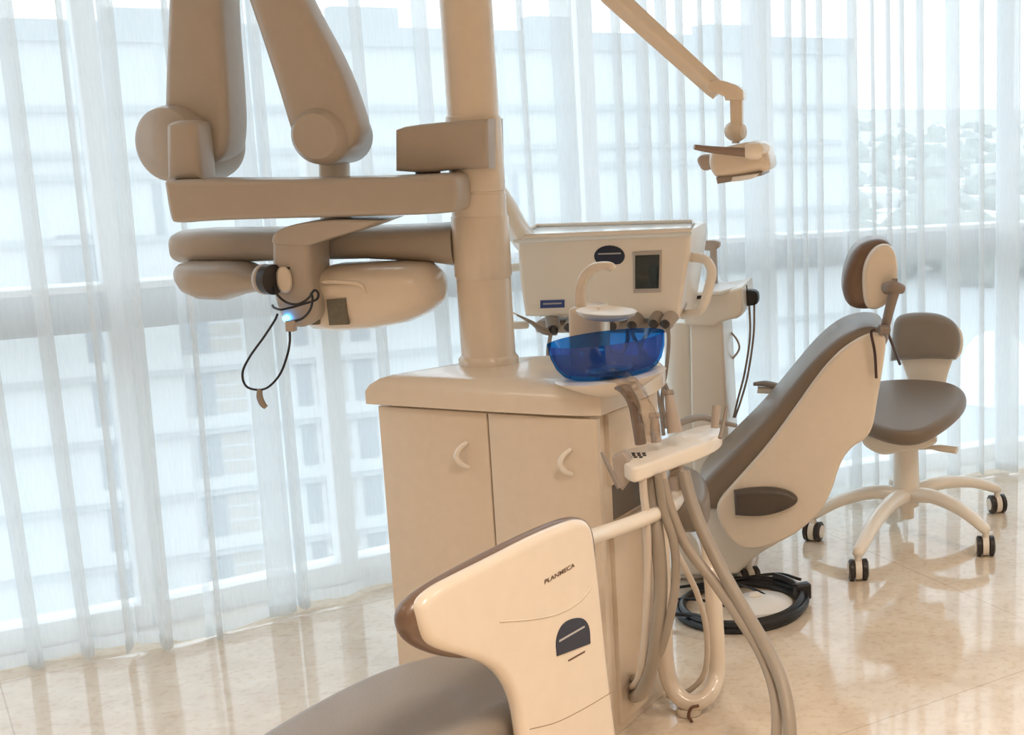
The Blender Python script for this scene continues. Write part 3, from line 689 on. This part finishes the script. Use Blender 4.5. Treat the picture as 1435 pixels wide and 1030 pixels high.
b = new(); lathe(b, [(.012, 0), (.05, .002), (.066, .012), (.07, .02), (.066, .021), (.05, .012), (.012, .010)], P(850, 447, BY + .12), (.05, 0, 1), 40); finish('cup_plate', b, WHITE, cu)
b = new(); ptube(b, [(815, 436, BY + .20), (813, 410, BY + .19), (818, 390, BY + .18), (830, 377, BY + .17), (845, 373, BY + .16), (856, 374, BY + .15), (859, 378, BY + .15)], [.016, .013, .0125, .012, .0115, .011, .009], 16); finish('spout', b, IVORY, cu)

# ================================================================ ASSISTANT HOLDER
HZ = 0.715
ah = thing('instrument_holder', 'cream wedge shaped instrument holder on a bent tube arm right of the cabinet', 'instrument holder', G(945, 640, HZ))
b = new(); hslab(b, [(868, 640), (872, 630), (890, 626), (925, 616), (965, 600), (995, 593), (1010, 597), (1013, 608), (985, 622), (950, 634), (918, 646), (890, 656), (876, 652)], HZ, .036, .008, 2); finish('bar', b, WHITE, ah)
gc = G(889, 638, HZ + .001); b = new()
for i in range(4):
    for j in range(3): lathe(b, [(.0035, -.002), (.0045, .0015)], gc + V((-.018 + i * .012 + (j % 2) * .005, -.016 + j * .016, 0)), n=10)
finish('grille', b, DARK, ah)
b = new(); tube(b, [G(948, 640, HZ - .04), P(949, 668, 2.99)], .017, 16, False); tube(b, [P(949, 668, 2.99), P(950, 684, 2.99)], .021, 16, False); finish('joint', b, MIDG, ah)
b = new(); ptube(b, [(950, 680, 2.99), (949, 698, 2.98), (938, 712, 2.93), (915, 722, 2.87), (880, 735, 2.79), (842, 748, 2.70), (815, 757, 2.62), (795, 765, 2.60)], .0165, 16); finish('bent_arm', b, WHITE, ah)
# side syringe cradle
b = new(); pslab(b, [(857, 642, 1), (872, 634, 1), (880, 640), (884, 672, 1), (872, 688, 1), (862, 680)], 2.88, .04, .006, 1); finish('cradle', b, MIDG, ah)
def tool(name, label, cat, pix, rs, m, tipm=None):
    th = thing(name, label, cat, P(*pix[-1]), None); b = new(); ptube(b, pix, rs, 14); finish('body', b, m, th)
    if tipm:
        b = new(); p0 = P(*pix[0]); d_ = (p0 - P(*pix[1])).normalized(); tube(b, [p0 - d_ * .002, p0 + d_ * .008], [rs[0] * 1.35, rs[0] * 1.25], 14, False); finish('tip', b, tipm, th)
    return th
tool('suction_wand', 'tapered grey suction wand standing upright in the instrument holder', 'suction wand', [(937, 552, 3.02), (941, 575, 3.01), (946, 606, 3.0)], [.010, .014, .018], MIDG, GREYP)
tool('suction_wand', 'short grey suction wand just left of the taller upright one', 'suction wand', [(917, 584, 3.0), (918, 600, 2.99), (920, 620, 2.98)], [.010, .012, .012], MIDG, MIDG)
tool('instrument_paddle', 'flat grey paddle standing at the right end of the holder', 'instrument', [(1004, 569, 3.16), (1003, 582, 3.15), (1001, 600, 3.14)], [.010, .010, .009], MIDG)
tool('instrument_rod', 'thin grey rod rising beside the paddle at the holder tip', 'instrument', [(1018, 570, 3.12), (1014, 592, 3.10), (1009, 614, 3.07)], [.0035, .004, .005], GREYP)
tool('water_syringe', 'slim grey syringe leaning at the cabinet corner left of the holder', 'dental syringe', [(843, 634, 2.86), (852, 652, 2.85), (868, 684, 2.84)], [.003, .005, .006], GREYP)
b = new(); ptube(b, [(946, 596, 3.35), (965, 588, 3.4), (985, 585, 3.45), (1005, 590, 3.5), (1030, 596, 3.55)], [.012, .014, .014, .013, .01], 12, flat=.6)
tag(recentre(finish('grey_hose', b, LEATHERG, None)), 'short grey curved hose arching behind the upright suction handle', 'hose')
# hoses hanging from the holder
def hose(label, pix, r, m=HOSE):
    b = new(); ptube(b, pix, r, 16, 14); o = recentre(finish('suction_hose', b, m, None)); tag(o, label, 'hose'); return o
hose('thick grey hose, outermost of two looping down to the right', [(958, 662, 2.97), (968, 700, 2.94), (985, 745, 2.9), (1015, 805, 2.85), (1045, 858, 2.8), (1075, 910, 2.74), (1098, 965, 2.68), (1107, 1035, 2.62), (1095, 1110, 2.58), (1060, 1170, 2.58)], .0145)
hose('grey hose running just inside the outermost looping hose', [(928, 672, 2.92), (940, 715, 2.9), (962, 765, 2.88), (1000, 815, 2.85), (1035, 865, 2.8), (1066, 915, 2.75), (1085, 970, 2.7), (1088, 1035, 2.65), (1075, 1110, 2.62), (1045, 1165, 2.6)], .012, mat('hose_rubber_light', (0.38, 0.32, 0.26), .42))
hose('thick grey hose hanging straight down close to the cabinet side', [(910, 655, 2.92), (914, 700, 2.9), (922, 760, 2.86), (926, 820, 2.84), (922, 880, 2.82), (914, 930, 2.83), (902, 965, 2.89), (893, 975, 3.02), (878, 975, 3.2)], .0155)
hose('grey hose bowing right then back to the cabinet foot', [(922, 665, 2.9), (930, 715, 2.88), (944, 760, 2.86), (947, 810, 2.84), (940, 860, 2.82), (926, 910, 2.82), (908, 940, 2.88), (893, 950, 3.0), (880, 950, 3.2)], .010)
hose('pale narrow hose hanging at front corner of the holder', [(900, 655, 2.88), (902, 690, 2.87), (906, 730, 2.85), (908, 800, 2.84), (905, 880, 2.83), (897, 945, 2.86), (884, 965, 3.12)], .009, HOSEL)
hose('thin pale hose slanting behind the grey hoses', [(930, 720, 3.02), (945, 765, 3.0), (962, 800, 3.0), (978, 835, 3.05), (990, 885, 3.12), (988, 940, 3.16), (965, 968, 3.18), (935, 975, 3.2)], .007, HOSEL)
# suction tube wrapped in film, from below the bowl down to the holder
tw = thing('wrapped_suction_tube', 'brown tube in loose clear film draped from under the blue bowl', 'tube', P(895, 620, 2.95))
WY = 2.94
b = new(); ptube(b, [(845, 532, WY + .02), (862, 536, WY), (878, 548, WY - .01), (888, 566, WY - .01), (893, 590, WY), (898, 622, WY)], [.010, .012, .013, .013, .013, .013], 14); finish('tube', b, mat('old_tube', (.20, .15, .12), .35), tw)
b = new(); pth = cr([P(842, 531, WY + .02), P(868, 533, WY - .01), P(888, 546, WY - .02), P(901, 566, WY - .02), P(908, 590, WY - .01), P(912, 615, WY)], 8); rr_ = random.Random(5); rg = []
for i, p in enumerate(pth):
    T_ = (pth[min(i + 1, len(pth) - 1)] - pth[max(i - 1, 0)]).normalized(); U_ = T_.cross(V((0, 1, 0))).normalized(); W_ = T_.cross(U_)
    rg.append([b.verts.new(p + (U_ * math.cos(k * PI / 8) + W_ * math.sin(k * PI / 8)) * (.017 + .003 * rr_.random() + .005 * math.sin(i * .25 + k * 1.6))) for k in range(16)])
for a_, c_ in zip(rg, rg[1:]):
    for i in range(16): b.faces.new((a_[i], a_[(i + 1) % 16], c_[(i + 1) % 16], c_[i]))
finish('film_sleeve', b, FILM, tw, 60)
# U-shaped tubular stand
b = new(); bt_ = 3.16
ptube(b, [(922, 660, 3.16), (926, 760, 3.16), (930, 860, 3.16), (933, 930, 3.16), (945, 968, 3.14), (968, 985, 3.13), (992, 975, 3.15), (1005, 940, 3.2), (1002, 870, 3.2), (997, 800, 3.22), (990, 762, 3.32), (980, 745, 3.55), (975, 742, 3.9)], [.021] * 12, 18, 12)
us = thing('tube_stand', 'cream U shaped tube standing on the floor under the instrument holder', 'stand', G(968, 1003, 0))
finish('frame_tube', b, IVORY, us)
b = new(); c = G(966, 1000, 0); lathe(b, [(.03, .002), (.032, .012), (.03, .02)], c, (0, 0, 1)); finish('foot', b, IVORY, us)
b = new(); ptube(b, [(979, 989, 3.10), (969, 992, 3.09), (965, 1003, 3.09), (970, 1012, 3.09)], .004, 10); finish('clip', b, mat('clip_brown', (.14, .07, .04), .5), us)

# ================================================================ FOOT CONTROL with cable coil
fc = G(1040, 853); R0 = .185
co = thing('cable_coil', 'thick black cable coiled in a ring on the marble floor', 'cable', fc)
b = new(); pts_ = []; n_ = 96
for i in range(n_ * 3):
    a = i / n_ * 2 * PI + 1.2; rr_ = R0 + .010 * math.sin(i * .045) + .006 * math.sin(i * .13); pts_.append(fc + V((rr_ * math.cos(a), rr_ * math.sin(a), .010 + .016 * (i // n_) * (0.6 + .4 * math.sin(a * .7)))))
tube(b, pts_, .0105, 8, False)
finish('loops', b, BLACK, co)
b = new(); tube(b, [fc + V(p) for p in [(-.60, -.02, .008), (-.4, .03, .008), (-.15, .0, .03), (.0, -.05, .02), (.08, .02, .02), (-.02, .12, .03), (-.15, .13, .02)]], .0045, 8); tube(b, [fc + V(p) for p in [(-.6, .12, .008), (-.3, .13, .01), (-.05, .17, .03), (.08, .22, .03), (.16, .17, .03)]], .005, 8)
tube(b, [fc + V(p) for p in [(-.62, -.1, .008), (-.4, -.10, .01), (-.16, -.12, .03), (-.05, -.185, .035)]], .007, 8); finish('loose_strand', b, BLACK, co)
b = new(); box(b, fc + V((.175, .055, .035)), (.05, .035, .05), Matrix.Rotation(.5, 3, 'Z'), .006); finish('connector', b, BLACK, co)
ft = thing('foot_control', 'silver disc foot control lying inside the black cable ring', 'foot pedal', fc + V((.065, 0, 0)))
b = new(); c = fc + V((.055, .01, 0)); lathe(b, [(.09, 0.0), (.095, .006), (.095, .014), (.085, .022), (.03, .028), (.01, .029)], c, n=48); finish('disc', b, mat('satin_silver', (.9, .9, .9), .3), ft)
b = new(); lathe(b, [(.018, .026), (.02, .034), (.012, .04), (.001, .041)], c + V((-.02, .02, 0)), n=24); finish('button', b, WHITE, ft)

# ================================================================ CASTERS
def caster_parts(root, at, yaw, stem=0.075, r=0.034):
    """two slim wheels with a pale hub between"""
    a = V((math.cos(yaw), math.sin(yaw), 0)); c = V(at) + V((0, 0, r))
    b = new()
    for s in (-1, 1): lathe(b, [(.006, -.009), (r * .8, -.010), (r, -.006), (r, .006), (r * .8, .010), (.006, .009)], c + a * (.021 * s), a, 28)
    w = finish('caster', b, DARK, root)
    b = new(); lathe(b, [(r * .62, -.0335), (r * .66, -.0300), (r * .66, .0300), (r * .62, .0335)], c, a, 24); tube(b, [c + V((0, 0, .01)), V(at) + V((0, 0, stem))], .012, 12, False)
    lathe(b, [(r * .95, -.010), (r * .98, 0), (r * .95, .010)], c, a, 24)
    finish('hub', b, WHITE, w)

# ================================================================ ROLLING STOOL
stc = G(1270, 744)
stl = thing('rolling_stool', 'rolling dental stool with grey cushion, low backrest and white star base', 'stool', stc)
legs = [(1203, 812), (1381, 778), (1397, 718), (1140, 757)]
SEATZ = .465
b = new(); hub = stc + V((0, 0, .135)); endpts = []
tube(b, [hub + V((0, 0, -.04)), hub + V((0, 0, .03))], .045, 24, False)
tips = [G(x, y) for x, y in legs]; fifth = V((stc.x * 2 - (tips[0].x + tips[1].x) / 2, stc.y * 2 - (tips[0].y + tips[1].y) / 2, 0)); 
fifth = stc + (fifth - stc).normalized() * .31; tips.append(fifth)
for tpt in tips:
    d = (tpt - stc); d.z = 0
    pth = [hub + d.normalized() * .02, hub + d * .35 + V((0, 0, .018)), hub + d * .7 + V((0, 0, .0)), hub + d * .97 + V((0, 0, -.04)), hub + d * 1.0 + V((0, 0, -.052))]
    W = d.normalized().cross(V((0, 0, 1)))
    tube(b, pth, [.036, .030, .026, .022, .016], 16, True, 8, True, .8)
finish('star_base', b, WHITE, stl)
for k, tpt in enumerate(tips): caster_parts(stl, tpt, [0.15, 0.05, 0.35, -.3, .6][k], .09)
b = new(); lathe(b, [(.028, .05), (.028, .10), (.045, .11), (.048, .15), (.044, .30), (.044, .39)], stc, n=30); finish('gas_column', b, WHITE, stl)
# seat on a slightly forward-sloping plane
sp0 = V((stc.x, stc.y, SEATZ)); snn = V((0, -.21, 1)).normalized()
def seatpl(pix, off=0, it=2): return [PN(x, y, sp0 + snn * off, snn) for x, y in chaikin(pix, it)]
outl_ = [(1196, 560), (1205, 536), (1240, 529), (1290, 528), (1335, 533), (1355, 545), (1354, 562), (1330, 584), (1300, 602), (1275, 607), (1245, 604), (1218, 595), (1198, 585)]
b = new(); slab(b, seatpl(outl_), -snn, .058, .026, 6); finish('seat', b, LEATHER, stl)
b = new(); sh_ = [(x * .93 + 1275 * .07, y * .92 + 570 * .08) for x, y in outl_]; slab(b, seatpl(sh_, -.05), -snn, .03, .014); finish('seat_pan', b, WHITE, stl)
b = new(); pslab(b, [(1208, 606), (1300, 606), (1318, 618), (1300, 630), (1262, 634), (1240, 640), (1222, 634), (1206, 622)], stc.y - .09, .16, .015, 2); finish('tilt_mechanism', b, WHITE, stl)
b = new(); ptube(b, [(1285, 628, stc.y - .02), (1305, 627, stc.y - .05), (1318, 628, stc.y - .07), (1341, 631, stc.y - .09)], [.009, .010, .017, .018], 14, flat=.7); finish('lever', b, IVORY, stl)
b = new(); pslab(b, [(1247, 508, 1), (1250, 470), (1254, 446), (1275, 440), (1310, 440), (1334, 449), (1346, 465), (1347, 490), (1340, 506, 1), (1300, 504)], stc.y + .29, .07, .03, 2, seg=6); finish('backrest', b, LEATHERG, stl)
b = new(); pslab(b, [(1253, 450), (1275, 443), (1312, 443), (1338, 452), (1350, 467), (1350, 492), (1341, 505), (1335, 506, 1), (1326, 532), (1324, 560, 1), (1276, 560, 1), (1272, 532), (1262, 506, 1), (1252, 500)], stc.y + .33, .03, .012, 2); finish('back_shell', b, WHITE, stl)

# ================================================================ RIGHT PATIENT CHAIR
ch = thing('patient_chair', 'reclined taupe dental chair with oval headrest and cream back shell, at right', 'dental chair', G(1010, 815))
CU = V((1, .10, 0)).normalized()
cu_ = (CU.x, CU.y, 0)
SHELLPX = [(1218, 466), (1236, 468), (1243, 476), (1238, 515), (1230, 560), (1224, 600), (1212, 618), (1195, 626), (1178, 648), (1166, 690), (1148, 722), (1112, 752), (1075, 768), (1040, 772), (1020, 755), (1006, 730), (1003, 705), (1030, 675), (1075, 625), (1115, 570), (1150, 520), (1180, 488)]
b = new(); pslab(b, [(x * .985 + 16.5, y) for x, y in SHELLPX], 3.905, .34, .03, 2, u=cu_, seg=6); sh = finish('back_shell', b, IVORY, ch)
b = new(); pslab(b, [(1248, 474), (1240, 462), (1218, 459), (1188, 466), (1162, 484), (1138, 508), (1112, 540), (1072, 588), (1032, 628), (992, 668), (974, 690), (972, 704), (985, 712), (1003, 718), (1030, 716), (1080, 680), (1150, 590), (1200, 520), (1240, 490)], 3.915, .34, .028, 2, u=cu_, seg=6); finish('back_cushion', b, LEATHER, ch)
b = new(); pslab(b, SHELLPX, 3.90, .03, .012, 2, u=cu_, seg=4); finish('side_plate', b, IVORY, ch)
b = new(); pslab(b, [(1186, 372), (1197, 349), (1215, 338), (1236, 335), (1250, 342), (1256, 365), (1254, 405), (1240, 430), (1215, 436), (1192, 433), (1182, 418), (1181, 398)], 3.99, .17, .035, 2, u=cu_, seg=6); finish('headrest', b, LEATHERB, ch)
b = new(); pslab(b, [(1208, 400), (1210, 370), (1224, 347), (1242, 341), (1254, 350), (1259, 372), (1258, 402), (1247, 425), (1228, 436), (1212, 432)], 3.965, .05, .018, 3, u=cu_, seg=6); finish('headrest_plate', b, IVORY, ch)
b = new(); ptube(b, [(1241, 404, 3.95), (1252, 402, 3.93), (1264, 405, 3.95)], [.018, .019, .015], 16); ptube(b, [(1255, 404, 3.94), (1248, 428, 3.94), (1240, 460, 3.96)], [.016, .015, .014], 14); ptube(b, [(1232, 462, 3.92), (1246, 462, 3.93)], .015, 14); ptube(b, [(1250, 396, 3.94), (1258, 396, 3.94)], .012, 12); finish('headrest_bracket', b, mat('bracket_brown', (.25, .20, .17), .35), ch)
b = new(); ptube(b, [(1226, 462, 3.91), (1221, 467, 3.905), (1226, 495, 3.905), (1228, 530, 3.905)], .0045, 8); ptube(b, [(1243, 464, 3.97), (1252, 486, 4.05), (1261, 510, 4.2)], .005, 8); finish('cable', b, mat('dark_cable', (.05, .02, .02), .4), ch)
b = new(); lathe(b, [(.012, 0), (.013, .004)], P(1010, 706, 3.915), (0, -1, 0), 20); finish('shell_cap', b, IVORY, sh)
# folded armrest on the shell, far-side armrest
b = new(); pslab(b, [(1028, 690, 1), (1050, 686), (1085, 685), (1110, 692), (1121, 704), (1105, 716), (1075, 725), (1050, 726), (1030, 724, 1)], 3.86, .05, .018, 2, u=cu_, seg=5); finish('arm_pad', b, mat('dark_leather', (.085, .068, .055), .4, bump=.3, bscale=260), ch)
b = new(); pslab(b, [(1024, 700), (1032, 690), (1038, 698), (1032, 720), (1026, 740), (1050, 735), (1085, 728), (1118, 712), (1122, 722), (1100, 742), (1070, 752), (1040, 775), (1036, 742), (1008, 735), (1010, 715)], 3.885, .04, .008, 2, u=cu_); finish('arm_bracket', b, IVORY, ch)
b = new(); ptube(b, [(1056, 538, 4.32), (1075, 538, 4.32), (1100, 545, 4.32), (1140, 560, 4.34)], [.010, .017, .018, .016], 14, flat=.6); finish('far_arm_pad', b, GREYP, ch)
b = new(); ptube(b, [(1062, 546, 4.33), (1090, 550, 4.33), (1125, 572, 4.33)], .012, 12); finish('far_arm_support', b, WHITE, ch)
# seat and pedestal
b = new(); q = [G(x, y, .47) for x, y in chaikin([(975, 705), (996, 697), (992, 668), (975, 650), (940, 650), (900, 660), (870, 668), (880, 700)], 2)]
slab(b, q, (0, 0, -1), .09, .03, 6); finish('seat', b, LEATHERG, ch)
b = new(); pslab(b, [(948, 712, 1), (1040, 708, 1), (1085, 745), (1098, 760), (1062, 778), (1034, 806, 1), (944, 810, 1), (946, 760)], 3.98, .26, .02, 2); finish('pedestal', b, WHITE, ch)
b = new(); c = V((P(1000, 780, 4.2).x - .05, 4.22, 0)); box(b, c + V((0, 0, .02)), (.36, .26, .04), None, .012); finish('floor_plate', b, WHITE, ch)
fcst = thing('floor_caster', 'small white capped caster standing on the floor beside the cable ring', 'caster', G(1050, 817))
caster_parts(fcst, G(1050, 817), .6, .075, .026)

# ================================================================ FOREGROUND PATIENT CHAIR
fch = thing('patient_chair', 'cream and grey dental chair cut off at the bottom of the photo', 'dental chair', (-.75, 2.25, 0))
p0 = P(810, 725, 2.25); uu = V((.371, .928, 0)).normalized(); nn = V((-uu.y, uu.x, 0))   # nn points away from the viewer, to the left
def fpl(pix, it=2, off=0.0): return [PN(x, y, p0 + nn * off, nn) for x, y in chaikin(pix, it)]
shell_px = [(592, 872), (592, 848), (612, 826), (650, 806), (700, 781), (755, 752), (800, 733), (822, 727), (833, 738), (838, 775), (846, 850), (856, 950), (870, 1060), (890, 1200, 1), (760, 1235, 1), (742, 1100), (735, 1030), (728, 985), (712, 952), (690, 932), (655, 920), (622, 912), (602, 900)]
b = new(); slab(b, fpl(shell_px), nn, .030, .014, 6); fsh = finish('side_shell', b, IVORY, fch)
b = new(); slab(b, fpl([(574, 884), (575, 858), (592, 836), (640, 806), (700, 774), (755, 747), (800, 728), (826, 725), (838, 745), (842, 800), (800, 880), (730, 915), (700, 922), (660, 926), (620, 920), (588, 906)], 2, .012), nn, .040, .018, 6); finish('arm_cushion', b, LEATHERB, fch)
b = new(); q = [G(x, y, .50) for x, y in chaikin([(300, 1062), (345, 1030), (430, 980), (500, 945), (560, 922), (640, 905), (720, 905), (760, 930), (752, 965), (725, 985), (640, 1035), (560, 1090), (470, 1150), (380, 1170), (300, 1140)], 2)]
slab(b, q, (0, 0, -1), .10, .035, 7); finish('seat', b, LEATHERG, fch)
b = new(); slab(b, [V((x, y, .25)) for x, y in [(-1.05, 1.95), (-.72, 1.85), (-.55, 2.3), (-.85, 2.42)]], (0, 0, -1), .25, .02); finish('pedestal', b, IVORY, fch)
# raised trim line on the shell, seam, lettering, sticker
b = new(); tube(b, [PN(x, y, p0 - nn * .0005, nn) for x, y in [(700, 871), (740, 868), (775, 862), (805, 848), (825, 828), (834, 806)]], .0013, 8); finish('moulded_line', b, IVORY, fsh)
b = new(); tube(b, [PN(x, y, p0 + nn * .0005, nn) for x, y in [(742, 1022), (780, 1012), (820, 992), (860, 968)]], .0011, 6); finish('seam_line', b, mat('seam_tan', (.35, .25, .17), .6), fsh)
t0 = PN(763, 819, p0 - nn * .0008, nn); t1 = PN(809, 792, p0 - nn * .0008, nn); td = (t1 - t0)
tv = PN(763, 812, p0, nn) - PN(763, 819, p0, nn)
lettering('PLANMECA', t0, td, (0, 0, 1), abs(tv.z) * 1.25, INK, fsh, squeeze=td.length / (abs(tv.z) * 1.25) / 5.55)
stp = [(781, 920), (779, 896), (788, 874), (804, 866), (819, 866), (827, 878), (828, 902)]
b = new(); slab(b, fpl([(x, y, 1) if i in (0, 6) else (x, y) for i, (x, y) in enumerate(stp)], 2, -.0015), nn, .003, .0005, 1); st = finish('round_sticker', b, NAVY, fsh)
b = new(); slab(b, fpl([(784, 897, 1), (819, 877, 1), (820, 879, 1), (784, 900, 1)], 0, -.002), nn, .001, 0); finish('sticker_print', b, PAPER, st)
b = new(); slab(b, fpl([(797, 925, 1), (820, 912, 1), (820, 914, 1), (797, 927, 1)], 0, -.001), nn, .0015, 0); finish('sticker_print', b, INK, fsh)

# ================================================================ CART BEHIND THE CONSOLE
KY = 4.22
kt = thing('equipment_cart', 'white equipment tower with a flat top behind the console, holding cables', 'equipment tower', G(985, 790))
b = new(); kc = P(957, 500, KY + .1); lathe(b, [(.055, .02), (.058, .04), (.058, P(957, 456, KY).z), (.054, P(957, 455, KY).z)], (kc.x, kc.y, 0), n=36); finish('cylinder', b, WHITE, kt)
b = new(); pslab(b, [(966, 452, 1), (1012, 448, 1), (1016, 520), (1020, 600), (1026, 790, 1), (976, 794, 1), (968, 600)], KY + .02, .22, .012, 1); finish('tower_body', b, WHITE, kt)
b = new(); pslab(b, [(955, 412, 1), (1010, 410), (1040, 402, 1), (1042, 432, 1), (1038, 446), (1015, 450), (1000, 458, 1), (958, 456, 1)], KY, .26, .012, 1); finish('top_box', b, WHITE, kt)
b = new(); zc = P(960, 410, KY).z + .012; slab(b, [G(x, y, zc) for x, y in [(958, 410), (1010, 408), (1034, 401), (1012, 393), (962, 395)]], (0, 0, -1), .012, .004); finish('top_tray', b, ALU, kt)
b = new(); pslab(b, [(962, 407, 1), (994, 405, 1), (996, 416), (988, 419, 1), (962, 420, 1)], KY - .012, .02, .003, 1); finish('dark_slot', b, DARK, kt)
b = new(); pslab(b, [(976, 343), (979, 338), (1007, 337), (1009, 346), (1003, 350, 1), (1005, 412, 1), (995, 412, 1), (994, 352, 1), (980, 350)], KY + .12, .035, .006, 1); finish('upright_post', b, MIDG, kt)
hk = thing('cable_holder', 'black round cable holder with two thin grey leads beside the white tower', 'cable holder', P(1047, 418, KY + .1))
b = new(); pslab(b, [(1032, 412), (1040, 407), (1060, 407), (1063, 418), (1061, 428), (1045, 430), (1034, 426)], KY + .08, .05, .010, 2); lathe(b, [(.006, 0), (.006, .02)], P(1045, 408, KY + .1)); finish('body', b, BLACK, hk)
b = new(); ptube(b, [(1050, 426, KY + .1), (1051, 470, KY + .1), (1044, 520, KY + .1), (1034, 560, KY + .1), (1028, 585, KY + .1)], .0035, 8); ptube(b, [(1057, 426, KY + .1), (1056, 470, KY + .1), (1048, 525, KY + .1), (1038, 562, KY + .1), (1030, 585, KY + .1)], .0035, 8); finish('lead', b, GREYP, hk)
b = new(); ptube(b, [(1016, 460, KY + .2), (1030, 472, KY + .2), (1036, 488, KY + .2), (1026, 503, KY + .2), (1016, 510, KY + .2)], .0035, 8); finish('lead', b, MIDG, hk)

# ================================================================ CAMERA + VIEW
cam = bpy.data.cameras.new('camera'); co_ = bpy.data.objects.new('camera', cam); COL.objects.link(co_)
co_.location = CAM; co_.rotation_euler = (PI / 2 - PITCH, 0, 0)
cam.sensor_width = 36; cam.lens = 36 * FOC / 1435; cam.shift_x = (717.5 - CX) / 1435; cam.clip_end = 12000; cam.clip_start = .05
SC.camera = co_
vs = SC.view_settings; SC.display_settings.display_device = 'sRGB'
vs.view_transform = 'Standard'; vs.look = 'None'; vs.gamma = 1; vs.exposure = 0.0; vs.use_curve_mapping = False
cy = SC.cycles; cy.max_bounces = 12; cy.transparent_max_bounces = 24; cy.diffuse_bounces = 5; cy.sample_clamp_indirect = 6; cy.use_denoising = True
